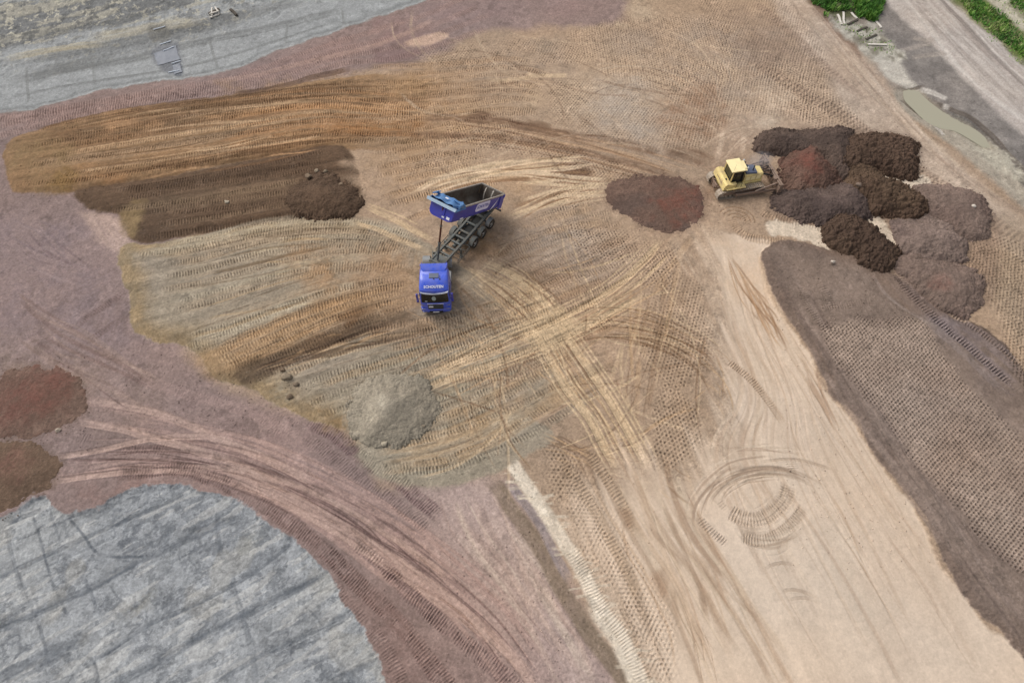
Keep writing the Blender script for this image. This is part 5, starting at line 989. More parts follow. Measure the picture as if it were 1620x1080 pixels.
for sg in (1, -1):
    MB(MT).box((-.24, sg * 1.43, 2.25), (.14, .16, .82), .05).box((-.24, sg * 1.42, 1.66), (.13, .2, .22), .04).beam((-.3, sg * 1.2, 2.6), (-.24, sg * 1.43, 2.55), .04, .04).beam((-.3, sg * 1.2, 1.9), (-.24, sg * 1.43, 1.95), .04, .04).done('mirror', BLUE2, cab, root, bevel=0)
    MB(MT).box((-1.5, sg * 1.20, 1.9), (.98, .06, 1.1), .02).done('cab_side_panel', BLUE2, cab, root)
    MB(MT).box((-.75, sg * 1.222, 2.22), (.78, .03, .72), .02).done('side_window', GLASS, cab, root)
    MB(MT).box((-.05, sg * .98, .80), (.13, .34, .12), .03).done('headlight', LMPD, cab, root)
    MB(MT).box((.03, sg * 1.02, .5), (.12, .2, .09), .02).done('fog_light', LMPD, cab, root)
    MB(MT).box((-.09, sg * 1.0, 1.28), (.06, .34, .06), .01).done('trim_line', RIMS, cab, root)
    MB(MT).box((-2.62, sg * 1.02, 2.15), (.5, .05, 2.6), .02).done('side_flap', BLUE2, cab, root)
    wheel('wheel', (-1.45, sg * 1.06, .51), (0, sg, 0), .51, .31, truck, root, MT)
    wheel('wheel', (-5.05, sg * 1.06, .51), (0, sg, 0), .51, .29, truck, root, MT, dual=True)
    MB(MT).prism([(-5.05 + r_ * math.cos(a), .52 + r_ * math.sin(a)) for r_, aa in ((.62, np.linspace(0, math.pi, 12)), (.58, np.linspace(math.pi, 0, 12))) for a in aa], sg * .62, sg * 1.27).done('mudguard', CHROME, truck, root, True)
    MB(MT).tube((-2.7, sg * .95, .75), (-3.75, sg * .95, .75), .33).done('fuel_tank', CHROME, truck, root, True)
ch = MB(MT)
for sg in (1, -1): ch.beam((-.5, sg * .42, .92), (-5.9, sg * .42, .92), .09, .26)
for x_ in (-2.6, -3.4, -4.2, -5.0, -5.8): ch.beam((x_, -.42, .92), (x_, .42, .92), .1, .2)
ch.box((-2.75, .5, 1.35), (.35, .6, .7), .04).box((-2.75, -.35, 1.2), (.3, .5, .5), .04).box((-3.3, 0, 1.12), (.7, .7, .12), .02).tube((-2.68, -.7, 1.0), (-2.68, -.7, 2.9), .07)
ch.done('truck_chassis', CHAS, truck, root)
MB(MT).box((-3.15, .95, 1.13), (.9, .5, .05), .02).done('catwalk', CHROME, truck, root)
for i, y_ in enumerate((-.3, -.12, .08, .28)):
    m = MB(MT); pts = [Vector((-2.6, y_, 1.7)), Vector((-2.95, y_ * 1.3, 1.25 + .1 * i)), Vector((-3.4, y_ * 1.1, 1.3)), Vector((-3.9, y_ * .7, 1.35))]
    for a, b in zip(pts, pts[1:]): m.tube(a, b, .025, n=6)
    m.done('air_hose', BLK if i % 2 else RED_, truck, root)
# ---- trailer chassis frame
yaw = 4.144; A_ = Vector((math.cos(yaw), math.sin(yaw), 0)); HG = Vector((-2.156, 42.634, 0))
MC = Matrix.Translation(HG + Vector((0, 0, gz))) @ Matrix.Rotation(yaw, 4, 'Z')      # +x forward from the hinge, +y left (right in the picture)
tc_ = MB(MC)
for sg in (1, -1):
    tc_.beam((-.1, sg * .58, 1.02), (4.9, sg * .58, 1.06), .18, .30).beam((4.9, sg * .58, 1.10), (8.2, sg * .58, 1.28), .17, .24)
for x_ in (.4, 1.5, 2.7, 3.8, 4.5, 5.2, 6.0, 6.8, 7.7, 8.15): tc_.beam((x_, -.5, 1.08 + max(0, x_ - 5) * .05), (x_, .5, 1.08 + max(0, x_ - 5) * .05), .17, .16)
tc_.box((7.7, 0, 1.26), (1.2, 1.1, .06)).tube((8.05, -.55, 1.38), (8.05, .55, 1.38), .09)
tch = tc_.done('trailer_chassis', CHAS, truck, root)
for x_ in (1.35, 2.66, 3.97):
    MB(MC).tube((x_, -.9, .52), (x_, .9, .52), .09).beam((x_ + .45, .46, .85), (x_, .46, .55), .1, .12).beam((x_ + .45, -.46, .85), (x_, -.46, .55), .1, .12).tube((x_ - .25, .4, .6), (x_ - .25, .4, .95), .13).tube((x_ - .25, -.4, .6), (x_ - .25, -.4, .95), .13).done('axle', CHAS, truck, root)
    for sg in (1, -1):
        wheel('wheel', (x_, sg * 1.07, .51), (0, sg, 0), .51, .38, truck, root, MC)
        pr = [(x_ + r_ * math.cos(a), .5 + r_ * math.sin(a)) for r_, aa in ((.61, np.linspace(.35, math.pi - .35, 9)), (.57, np.linspace(math.pi - .35, .35, 9))) for a in aa]
        MB(MC).prism(pr, sg * .86, sg * 1.27).done('mudguard', CHROME if x_ < 2 else CHAS, truck, root, True)
# landing legs, side guards, boxes, air tanks along the flanks
for sg in (1, -1):
    MB(MC).box((5.6, sg * .85, .65), (.14, .14, 1.0)).box((5.6, sg * .85, .12), (.3, .3, .05)).beam((5.6, sg * .5, .9), (5.6, sg * .85, .9), .08, .08).beam((5.1, sg * .8, .4), (5.6, sg * .85, 1.0), .05, .05).done('landing_leg', CHAS, truck, root)
    m = MB(MC)
    for z_ in (.5, .8): m.beam((4.7, sg * 1.18, z_), (6.6, sg * 1.18, z_), .03, .1)
    for x_ in (4.8, 5.4, 6.0, 6.5): m.beam((x_, sg * 1.16, .35), (x_, sg * 1.16, .95), .05, .05).beam((x_, sg * .5, .95), (x_, sg * 1.16, .95), .05, .05)
    m.done('side_guard', CHAS, truck, root)
MB(MC).box((2.6, 0, .78), (4.2, .8, .22), .05).done('underbody', pmat('dark_underbody', (44, 46, 46), .8, 0, .3, 0, (70, 64, 56), .5, 3), truck, root)
MB(MC).tube((4.7, .0, .8), (5.5, .0, .8), .18).done('air_tank', CHAS, truck, root, True)
MB(MC).box((4.95, -.85, .75), (.5, .3, .4), .03).done('tool_box', CHAS, truck, root)
MB(MC).box((-.35, 0, .62), (.1, 2.3, .16), .02).beam((-.3, .5, .62), (0, .5, .95), .1, .1).beam((-.3, -.5, .62), (0, -.5, .95), .1, .1).done('rear_underrun_bar', CHAS, truck, root)
for sg in (1, -1): MB(MC).box((-.41, sg * .95, .64), (.03, .36, .12)).done('tail_light', RED_, truck, root)
# ---- tipper body frame, tilted about the hinge
tilt = R(33.2)
MBd = MC @ Matrix.Translation((0, 0, 1.2)) @ Matrix.Rotation(-tilt, 4, 'Y')
Lb, Wb, Hb = 8.26, 2.50, 1.42; hwb = Wb / 2
def ush(x, s=1.0, o=0., nb=5):
    """half-pipe cross section of the tub, open at the top; o shrinks it to the inner skin"""
    pts = [(x, -(hwb - o), Hb), (x, -(hwb - o), .55)]
    for i in range(1, nb + 1):
        a = R(90 * i / (nb)); pts.append((x, -(hwb - o) + (.5 - o * .3) * (1 - math.cos(a)) * 1.0, .55 - (.55 - .08 - o) * math.sin(a)))
    q = [(x, -y, z) for _, y, z in pts][::-1]
    return pts + q
def taper(sec, f, dx=0): return [(x + dx, y * f, Hb - (Hb - z) * (.62 + .38 * f)) for x, y, z in sec]
fr_ = [(Lb - .9, 1), (Lb - .55, .995), (Lb - .28, .975), (Lb - .1, .94), (Lb - .0, .90)]
outer = [ush(0), ush(.9), ush(2.5), ush(4.2), ush(5.8)] + [taper(ush(x), f) for x, f in fr_]
body = MB(MBd).loft(outer, cap=False, closed=False)
# front wall closing plate (curved corners already in the loft)
f0 = outer[-1]; body._add(f0, [tuple(range(len(f0)))])
tub = body.done('tipper_body', BLUE2, truck, root, True)
inn = [ush(.06, o=.05), ush(2.5, o=.05), ush(5.8, o=.05)] + [taper(ush(x - .06, o=.05), f) for x, f in fr_]
inner = MB(MBd).loft(inn, cap=False, closed=False); f1 = inn[-1]; inner._add(f1, [tuple(range(len(f1)))])
inner.done('body_lining', STEEL, tub, root, True)
rl = MB(MBd)
for sg in (1, -1): rl.beam((0, sg * (hwb - .02), Hb + .03), (Lb - .7, sg * (hwb - .02), Hb + .03), .13, .12)
rl.done('top_rail', RIMS, tub, root, bevel=.01)
# tailgate: plate with ribs
tg = MB(MBd).box((-.03, 0, .78), (.06, 2.46, 1.38), .02)
tgo = tg.done('tailgate', STEEL, tub, root)
MB(MBd).beam((-.05, -1.24, Hb + .06), (-.05, 1.24, Hb + .06), .14, .12).done('tailgate_rail', RIMS, tub, root, bevel=.01)
m = MB(MBd)
for y_ in (-1.2, -.4, .4, 1.2): m.beam((-.10, y_, .1), (-.10, y_, Hb), .08, .07, up=(1, 0, 0))
m.done('tailgate_rib', BLUE2, tub, root)
for sg in (1, -1):
    MB(MBd).box((.35, sg * (hwb + .035), .78), (.7, .07, 1.2), .02).done('rear_pillar', BLUE2, tub, root)
    MB(MBd).box((.1, sg * (hwb + .06), Hb - .1), (.25, .1, .3), .03).done('tailgate_hinge', BLUE2, tub, root)
# two curved pressings inside against the tailgate
for y_, rr_ in ((-.55, .04), (.2, .03)):
    m = MB(MBd); pts = [Vector((.12 + .55 * math.sin(t) * .9, y_ + .55 * (1 - math.cos(t * .7)), Hb - .05 - 1.15 * (t / 1.6))) for t in np.linspace(0, 1.6, 9)]
    for a, b in zip(pts, pts[1:]): m.beam(a, b, .1, .03)
    m.done('curved_flange', RIMS, tub, root)
# lettering panel and swoosh on the right-hand (picture) side: local +y
yo = hwb + .012
def rrect(cx, cz, w_, h_, r_, y_, sk=0):
    pts = []
    for sx_, sz_, a0 in ((1, 1, 0), (-1, 1, 90), (-1, -1, 180), (1, -1, 270)):
        for i in range(5):
            a = R(a0 + 90 * i / 4); px_ = cx + sx_ * (w_ / 2 - r_) + r_ * math.cos(a); pz_ = cz + sz_ * (h_ / 2 - r_) + r_ * math.sin(a); pts.append((px_ + (pz_ - cz) * sk, y_, pz_))
    return pts
for sg in (1, -1):
    y_ = sg * yo
    MB(MBd).loft([rrect(3.7, .98, 2.3, .72, .22, y_, -.25), rrect(3.7, .98, 2.3, .72, .22, y_ - sg * .01, -.25)]).done('lettering_panel', LILAC, tub, root)
    ML = MBd @ Matrix(((-sg, 0, 0, 3.7), (0, 0, sg, sg * (yo + .006)), (0, 1, 0, .98), (0, 0, 0, 1)))
    text_part('lettering', 'SCHOUTEN', .38, ML, BLUE2, tub, root, shear=.2, bold=.006)
    sw = [(1.0 + 1.15 * t, Hb - .12 - 1.0 * (t ** .6)) for t in np.linspace(0, 1, 10)]
    up_ = [(x + .0, z + .10 * math.sin(math.pi * i / 9)) for i, (x, z) in enumerate(sw)]; lo = [(x + .06 * math.sin(math.pi * i / 9), z - .12 * math.sin(math.pi * i / 9)) for i, (x, z) in enumerate(sw)][::-1]
    MB(MBd).loft([[(x, y_, z) for x, z in up_ + lo], [(x, y_ - sg * .01, z) for x, z in up_ + lo]]).done('swoosh_stripe', WHT, tub, root)
    MB(MBd).box((7.0, y_, .45), (.5, .015, .10)).done('marking_strip', WHT, tub, root)
MB(MBd).box((Lb + .0, .72, .42), (.03, .30, .22), 0).box((Lb - .0, .25, .40), (.03, .22, .18)).done('warning_plate', WHT, tub, root)
MB(MBd).box((Lb + .03, .1, .85), (.08, .5, .8), .02).done('ram_bracket', BLUE2, tub, root)
# long ribs under the tub
m = MB(MBd)
for sg in (1, -1): m.beam((0, sg * .45, .0), (Lb - .9, sg * .45, .0), .1, .16)
for x_ in (1, 2.2, 3.4, 4.6, 5.8, 7.0): m.beam((x_, -.7, .03), (x_, .7, .03), .08, .08)
m.done('body_subframe', CHAS, tub, root)
# ---- rolled-back tarpaulin over the front of the tub
def tsurf(u, v):
    x = Lb + .28 - 1.55 * u; y = (v - .5) * 2.86
    z = Hb + .10 + .20 * math.sin(math.pi * v) ** .5 + .10 * math.sin(u * 9 + 2.2 * math.sin(v * 4)) * (.4 + .6 * u) + .06 * math.sin(v * 17 + u * 5) + .05 * math.sin(v * 9 - u * 11)
    if v < .12 or v > .88: z -= .18
    return (x, y, z)
nu, nv = 26, 40; vs = [tsurf(i / (nu - 1), j / (nv - 1)) for i in range(nu) for j in range(nv)]
m = MB(MBd); m._add(vs, [(i * nv + j, i * nv + j + 1, (i + 1) * nv + j + 1, (i + 1) * nv + j) for i in range(nu - 1) for j in range(nv - 1)])
tp = m.done('tarpaulin', TARP, truck, root, True); md = tp.modifiers.new('s', 'SOLIDIFY'); md.thickness = .03; md.offset = -1
m = MB(MBd)
for k, x_ in enumerate((Lb - .75, Lb - 1.0, Lb - 1.2)):     # gathered folds at the rear edge and the raised corner flap
    pts = [Vector((x_ + .05 * math.sin(t * 5 + k), -1.3 + 2.6 * t, Hb + .28 + .08 * math.sin(t * 11 + k * 2) - .1 * k)) for t in np.linspace(0, 1, 14)]
    for a, b in zip(pts, pts[1:]): m.tube(a, b, .075 + .015 * k, n=8)
m.done('tarpaulin_fold', TARP, tp, root, True)
MB(MBd).box((Lb - .55, -1.15, Hb + .42), (.7, .42, .10), .04, Matrix.Rotation(.5, 3, 'X')).done('tarpaulin_flap', TARP, tp, root, True); MB(MBd).box((Lb - .6, 1.28, Hb + .22), (.9, .2, .3), .06, Matrix.Rotation(.2, 3, 'Z')).done('tarpaulin_flap', TARP, tp, root, True)
MB(MBd).loft([[(Lb + .22, -1.42, Hb + .12), (Lb + .22, 1.42, Hb + .12), (Lb + .34, 1.38, Hb - .10), (Lb + .34, -1.38, Hb - .10)], [(Lb + .28, -1.42, Hb + .14), (Lb + .28, 1.42, Hb + .14), (Lb + .40, 1.38, Hb - .10), (Lb + .40, -1.38, Hb - .10)]]).done('tarpaulin_cap', TARPL, tp, root)
MB(MBd).box((Lb - .35, .0, Hb + .40), (.22, .3, .04), .01).done('tarpaulin_patch', WHT, tp, root)
MB(MBd).box((Lb - .1, 0, Hb - .02), (.9, 2.3, .05)).done('front_canopy', BLUE2, tub, root)
# ---- telescopic ram
top = MBd @ Vector((Lb + .12, .1, 1.15)); bot = MT @ Vector((-4.35, .02, 1.35)); bot = MC @ Vector((7.75, -.05, 1.42))
m = MB(); d = top - bot
rm = MB().tube(bot, bot + d * .34, .10, n=16).done('ram', CHAS, truck, root, True)
MB().tube(bot + d * .34, bot + d * .66, .078, n=16).done('ram_stage', RUST, rm, root, True)
MB().tube(bot + d * .66, top, .058, n=16).done('ram_stage', RUST, rm, root, True)
for f_, r_ in ((.33, .14), (.65, .115)): MB().tube(bot + d * f_, bot + d * (f_ + .02), r_, n=16).done('ram_collar', CHAS, rm, root, True)
# ================================================================ bulldozer
YEL = pmat('faded_yellow_paint', (222, 200, 132), .6, 0, .4, 0, (180, 158, 122), .8, 2.0); YEL2 = pmat('pale_yellow_roof', (238, 222, 168), .5, 0, .4, 0, (214, 196, 150), .5, 1.5)
TRK = pmat('dusty_track_steel', (168, 156, 142), .6, .4, .5, 0, (166, 146, 122), .7, 3); BLD = pmat('worn_blade_steel', (146, 126, 112), .5, .4, .5, 0, (150, 124, 106), .7, 1.6)
HOOD = pmat('dark_blue_grey_cover', (82, 90, 112), .5, 0, .5, 0, (96, 96, 106), .5, 3)
dz_yaw = R(12.5); dzc = Vector((20.95, 46.0, 0)); gz2 = float(ground_z(dzc.x, dzc.y)) + .02
MD = Matrix.Translation(dzc + Vector((0, 0, gz2))) @ Matrix.Rotation(dz_yaw, 4, 'Z')
doz = empty('bulldozer', dzc, label='yellow crawler bulldozer pushing against the dark soil heaps, smoke at its exhaust', cat='bulldozer'); rt = dzc
for sg in (1, -1):
    # stadium-shaped crawler with individual shoes
    Lt, r0, r1 = 3.75, .44, .40; x0_, x1_ = .12 - Lt / 2, .12 + Lt / 2; cz = .45; path = []
    for t in np.linspace(90, 270, 11): path.append((x0_ + r0 * math.cos(R(t)), cz + r0 * math.sin(R(t))))
    nb_ = 19
    for i in range(1, nb_): path.append((x0_ + Lt * i / nb_, cz - r0))
    for t in np.linspace(-90, 90, 11): path.append((x1_ + r0 * math.cos(R(t)), cz + r0 * math.sin(R(t))))
    for i in range(1, nb_): path.append((x1_ - Lt * i / nb_, cz + r0 - .03 * math.sin(math.pi * i / nb_)))
    yc = sg * 1.13; m = MB(MD); n = len(path)
    for i in range(n):
        a = path[i]; b = path[(i + 1) % n]; L_ = math.hypot(b[0] - a[0], b[1] - a[1])
        if L_ < .02: continue
        c_ = Vector(((a[0] + b[0]) / 2, yc, (a[1] + b[1]) / 2)); ang = math.atan2(b[1] - a[1], b[0] - a[0]); Rm = Matrix.Rotation(-ang, 3, 'Y')
        m.box(c_, (L_ * .93, .62, .035), 0, Rm); nn = Vector((b[1] - a[1], 0, -(b[0] - a[0]))).normalized()
        m.box(c_ + nn * .045 + Vector(((b[0] - a[0]), 0, b[1] - a[1])) * .32, (.03, .62, .06), 0, Rm)
    tk = m.done('track', TRK, doz, rt)
    MB(MD).box((.12, yc, .42), (3.5, .26, .34), .05).beam((-.9, yc + sg * .16, .45), (.9, yc + sg * .16, .45), .06, .2).done('track_frame', BLD, tk, rt)
    MB(MD).lathe((x0_, yc, cz), (0, sg, 0), [(-.1, .3), (-.1, .37), (.1, .37), (.1, .3), (.16, .16), (.2, .1)], 18).done('sprocket', TRK, tk, rt, True)
    MB(MD).lathe((x1_, yc, cz), (0, sg, 0), [(-.1, .28), (-.1, .36), (.1, .36), (.1, .28), (.14, .12)], 18).done('idler_wheel', TRK, tk, rt, True)
    for i in range(7): MB(MD).tube((-1.25 + i * .42, yc - .16, .17), (-1.05 + i * .42, yc + .16, .17), .11).done('roller', TRK, tk, rt, True)
    # push arm from trunnion to blade, with brace
    MB(MD).beam((-.35, sg * 1.52, .42), (3.5, sg * 1.62, .42), .14, .26).box((-.35, sg * 1.5, .42), (.3, .2, .3), .04).done('push_arm', BLD, doz, rt, bevel=.02)
    MB(MD).tube((1.4, sg * 1.58, .58), (3.4, sg * 1.5, 1.12), .085).box((3.4, sg * 1.5, 1.12), (.2, .2, .2), .03).done('blade_brace', BLD, doz, rt)
# hull, engine hood, rear tank, fenders
hull = MB(MD).box((.35, 0, .72), (3.8, 1.5, .6), .06).done('hull', YEL, doz, rt)
hood = MB(MD).loft([[(.45, -.60, .95), (.45, .60, .95), (.45, .60, 1.78), (.45, .50, 1.88), (.45, -.50, 1.88), (.45, -.60, 1.78)], [(2.35, -.56, .95), (2.35, .56, .95), (2.35, .56, 1.58), (2.35, .46, 1.68), (2.35, -.46, 1.68), (2.35, -.56, 1.58)]]).done('engine_hood', YEL, doz, rt, bevel=.03)
MB(MD).box((1.12, .02, 1.88), (1.15, 1.04, .20), .05, Matrix.Rotation(R(8), 3, 'Y')).done('hood_cover', HOOD, hood, rt)
MB(MD).box((2.37, 0, 1.28), (.05, .9, .55), .02).done('radiator_grille', BLK, hood, rt)
for y_ in (-.61, .61):
    for k in range(3): MB(MD).box((.85 + k * .52, y_, 1.36), (.42, .03, .45), .01).done('hood_louvre', YEL2, hood, rt)
MB(MD).tube((1.35, -.18, 1.9), (1.35, -.18, 2.45), .06).tube((1.35, -.18, 2.45), (1.28, -.18, 2.56), .06).done('exhaust_pipe', BLK, hood, rt, True)
MB(MD).tube((.80, .22, 1.9), (.80, .22, 2.18), .09).lathe((.80, .22, 2.18), (0, 0, 1), [(0, .13), (.06, .13), (.1, .08)], 14).done('air_cleaner', HOOD, hood, rt, True)
tank = MB(MD).loft([[(-1.78, -1.22, .95), (-1.78, 1.22, .95), (-1.62, 1.22, 1.55), (-1.62, -1.22, 1.55)], [(-1.75, -1.22, .95), (-1.75, 1.22, .95), (-1.45, 1.2, 1.66), (-1.45, -1.2, 1.66)], [(-1.05, -1.22, .95), (-1.05, 1.22, .95), (-1.05, 1.22, 1.60), (-1.05, -1.22, 1.60)]]).done('fuel_tank', YEL, doz, rt, bevel=.05)
MB(MD).tube((-1.35, -.5, 1.6), (-1.35, -.5, 1.72), .08).done('filler_cap', BLK, tank, rt, True)
MB(MD).box((-1.70, 0, 1.32), (.02, 1.2, .10), 0, Matrix.Rotation(R(-15), 3, 'Y')).done('grab_slot', BLD, tank, rt)
for sg in (1, -1):
    MB(MD).box((-.55, sg * 1.10, 1.16), (1.9, .66, .10), .03).box((-.95, sg * .98, 1.34), (1.0, .40, .30), .05).done('fender', YEL, doz, rt)
    MB(MD).tube((-.1, sg * 1.3, 1.2), (-.1, sg * 1.3, 1.75), .02).tube((-.1, sg * 1.3, 1.75), (-.6, sg * 1.3, 1.75), .02).tube((-.6, sg * 1.3, 1.75), (-.6, sg * 1.3, 1.2), .02).done('handrail', BLK, doz, rt)
# cab with glass and rollover roof
cb = MB(MD).loft([[(-1.0, -.72, 1.15), (-1.0, .72, 1.15), (.25, .62, 1.15), (.25, -.62, 1.15)], [(-.98, -.74, 2.62), (-.98, .74, 2.62), (.08, .64, 2.62), (.08, -.64, 2.62)]]).done('cab', BLK, doz, rt, bevel=.02)
for sg in (1, -1):
    MB(MD).loft([[(-.85, sg * .735, 1.75), (-.1, sg * .70, 1.75), (-.12, sg * .712, 2.5), (-.85, sg * .742, 2.5)], [(-.85, sg * .75, 1.75), (-.1, sg * .715, 1.75), (-.12, sg * .727, 2.5), (-.85, sg * .757, 2.5)]]).done('side_window', GLASS, cb, rt)
    for x_, x2 in ((-1.0, -.98), (.22, .08)): MB(MD).beam((x_, sg * (.76 if x_ < 0 else .66), 1.15), (x2, sg * (.77 if x_ < 0 else .67), 2.66), .10, .10).done('cab_pillar', YEL if x_ < 0 else BLK, cb, rt)
MB(MD).box((.19, 0, 2.1), (.03, 1.05, .85), .01, Matrix.Rotation(R(-6), 3, 'Y')).done('windscreen', GLASS, cb, rt)
MB(MD).box((-1.01, 0, 2.1), (.03, 1.15, .8), .01).done('rear_window', GLASS, cb, rt)
rf = MB(MD).box((-.5, 0, 2.72), (1.30, 1.62, .14), .05).done('cab_roof', YEL2, doz, rt)
MB(MD).box((.28, .0, 2.66), (.34, 1.0, .12), .04).box((.30, -.50, 2.6), (.20, .42, .10), .03).done('roof_visor', YEL2, rf, rt)
for y_ in (-.5, -.2, .2, .5): MB(MD).tube((.46, y_, 2.74), (.54, y_, 2.74), .075).done('work_light', BLK if abs(y_) < .3 else LMP, rf, rt, True)
MB(MD).tube((-.9, -.6, 2.79), (-.9, -.6, 3.5), .008, n=5).done('antenna', BLK, rf, rt)
# blade: curved mouldboard with end bits and cutting edge
MF = MD @ Matrix.Translation((1.12, 0, 0))
prof = [(2.66, .03), (2.52, .30), (2.44, .62), (2.45, .95), (2.56, 1.28), (2.62, 1.38), (2.50, 1.38), (2.34, .98), (2.30, .62), (2.38, .25), (2.52, .03)]
bl = MB(MF).prism(prof, -2.0, 2.0).done('blade', BLD, doz, rt, bevel=.01)
for sg in (1, -1): MB(MF).prism([(2.70, .02), (2.72, 1.0), (2.64, 1.42), (2.42, 1.42), (2.26, .6), (2.40, .02)], sg * 2.0, sg * 2.08).done('blade_end_plate', BLD, bl, rt)
MB(MF).beam((2.66, -2.0, .08), (2.66, 2.0, .08), .05, .16).done('cutting_edge', TRK, bl, rt)
m = MB(MF)
for y_ in (-1.5, -.75, 0, .75, 1.5): m.box((2.33, y_, .8), (.14, .10, .95), .02)
m.beam((2.36, -2.0, 1.3), (2.36, 2.0, 1.3), .12, .10).done('blade_rib', BLD, bl, rt)
for y_ in (-.42, .42): MB(MF).tube((1.15, y_, 1.55), (1.85, y_, 1.25), .085).tube((1.85, y_, 1.25), (2.3, y_, .98), .05).box((2.3, y_, .98), (.2, .18, .2), .03).done('lift_cylinder', BLK if y_ < 0 else BLD, doz, rt)
for y_ in (-1.1, .1, 1.1): MB(MF).box((2.25, y_, 1.35), (.3, .34, .22), .03).done('blade_mount', BLD, bl, rt)
m = MB(MF)
for y_ in (-.2, 0, .2):
    pts = [Vector((1.2, y_, 1.5)), Vector((2.0, y_ * 1.5, 1.75)), Vector((2.25, y_ * 1.8, 1.35))]
    for a, b in zip(pts, pts[1:]): m.tube(a, b, .03, n=6)
m.done('hydraulic_hose', BLK, doz, rt)
# rear drawbar
MB(MD).box((-1.95, 0, .55), (.4, .5, .35), .05).beam((-2.1, -.5, .9), (-2.1, .5, .9), .08, .3).beam((-1.7, -.5, .8), (-2.1, -.5, .8), .1, .12).beam((-1.7, .5, .8), (-2.1, .5, .8), .1, .12).tube((-2.15, .35, .5), (-2.15, .35, 1.2), .04).done('drawbar', BLD, doz, rt)
# ================================================================ crumbs, stones, timber, grass, water, smoke
def blob_mesh(name, pos, z, sz, col, mat, seed=0):
    """many small irregular lumps in one mesh"""
    bm_ = bmesh.new(); bmesh.ops.create_icosphere(bm_, subdivisions=1, radius=1); v0 = np.array([v.co[:] for v in bm_.verts]); f0 = np.array([[v.index for v in f.verts] for f in bm_.faces]); bm_.free()
    rg = np.random.default_rng(seed); n = len(pos); nv = len(v0)
    V = v0[None] * (1 + rg.normal(0, .22, (n, nv, 1))); V = V * (sz[:, None, None] * rg.uniform(.7, 1.2, (n, 1, 3))); a = rg.uniform(0, 6.28, n)
    ca, sa_ = np.cos(a)[:, None], np.sin(a)[:, None]; x = V[..., 0] * ca - V[..., 1] * sa_; y = V[..., 0] * sa_ + V[..., 1] * ca
    P = np.stack([x + pos[:, :1], y + pos[:, 1:2], V[..., 2] * .8 + (z + sz * .3)[:, None]], -1).reshape(-1, 3)
    F = (f0[None] + (np.arange(n) * nv)[:, None, None]).reshape(-1, 3); C = np.repeat(col, nv, 0)
    return link(mesh_np(name, P, F, C, mat, False))
pos = np.vstack([c[0] for c in CR]); sz = np.concatenate([c[1] for c in CR]); cc = np.vstack([c[2] for c in CR])
tag(blob_mesh('soil_crumbs', pos, ground_z(pos[:, 0], pos[:, 1]), sz, np.clip(cc, .01, .6), M_HEAP, 4), kind='stuff')
rg = np.random.default_rng(8); pts = []
for (x0, y0, x1, y1, n) in ((20, 200, 560, 340, 260), (200, 540, 560, 680, 300), (560, 590, 780, 770, 160), (1220, 420, 1480, 900, 420), (1200, 330, 1600, 540, 260), (380, 90, 560, 130, 120), (590, 830, 900, 1080, 160), (0, 560, 160, 720, 200), (780, 740, 1040, 1080, 220), (1380, 130, 1620, 300, 200)):
    for _ in range(n): pts.append(W(rg.uniform(x0, x1), rg.uniform(y0, y1)))
pts = np.array(pts); fr = np.clip(np.interp(pts[:, 1], GYe, np.arange(NR)).astype(int), 0, NR - 1); fc = np.clip(np.interp(pts[:, 0] / halfw(pts[:, 1]), GUe, np.arange(NC)).astype(int), 0, NC - 1)
gc = COL[fr, fc] * rg.choice([.7, .85, 1.1, 1.35], len(pts))[:, None]
tag(blob_mesh('gravel', pts, ground_z(pts[:, 0], pts[:, 1]), rg.uniform(.02, .06, len(pts)), np.clip(gc, .02, .7), M_GRAVEL, 6), kind='stuff')
def rock(px, py, r, col, label, seed, zoff=0, group=None, name='rock'):
    x, y = W(px, py); b_ = bmesh.new(); bmesh.ops.create_icosphere(b_, subdivisions=3, radius=1); rr_ = random.Random(seed); k = [(Vector((rr_.gauss(0, 1), rr_.gauss(0, 1), rr_.gauss(0, 1))).normalized(), rr_.uniform(.6, .95)) for _ in range(14)]
    for v in b_.verts:
        for n_, dd in k:
            q = v.co.dot(n_)
            if q > dd: v.co -= n_ * (q - dd)
        v.co = Vector((v.co.x * r * 1.2, v.co.y * r, v.co.z * r * .75))
    me = bpy.data.meshes.new(name); b_.to_mesh(me); b_.free(); a = me.attributes.new('soil', 'FLOAT_COLOR', 'POINT'); a.data.foreach_set('color', np.tile(np.r_[alb(col), 1], len(me.vertices)).astype(np.float32)); me.materials.append(M_GRAVEL)
    for p in me.polygons: p.use_smooth = True
    me.set_sharp_from_angle(angle=R(28)); o = link(bpy.data.objects.new(name, me)); o.location = (x, y, float(ground_z(x, y)) + r * .3 + zoff); tag(o, label, 'rock', group); return o
rock(456, 599, .40, (150, 136, 118), 'largest pale boulder, at the tip of the dark strip near the purple ground', 1)
rock(470, 610, .22, (132, 118, 102), 'small brown stone just right of the largest boulder', 2)
rock(449, 588, .2, (128, 110, 92), 'small brown stone just above the largest boulder', 3)
rock(460, 630, .24, (120, 104, 88), 'brown lump below the largest boulder at the edge of the purple ground', 4)
rock(491, 287, .3, (140, 122, 104), 'pale flat stone on the upper left of the dark heap beside the truck', 5, .35)
rock(503, 275, .26, (150, 136, 118), 'pale stone behind the top of the dark heap beside the truck', 6, .1)
rock(516, 275, .22, (144, 130, 112), 'pale stone behind the dark heap, right of the other', 7, .05)
rock(360, 322, .22, (190, 178, 160), 'small whitish stone alone on the dark spread layer', 8)
rock(541, 297, .22, (140, 122, 104), 'small brown stone on the right shoulder of the dark heap', 9, .2)
rock(609, 703, .26, (186, 176, 158), 'pale stone in front of the grey sand heap', 10, 0)
rock(669, 675, .2, (150, 138, 122), 'small stone at the right foot of the grey sand heap', 11, .05)
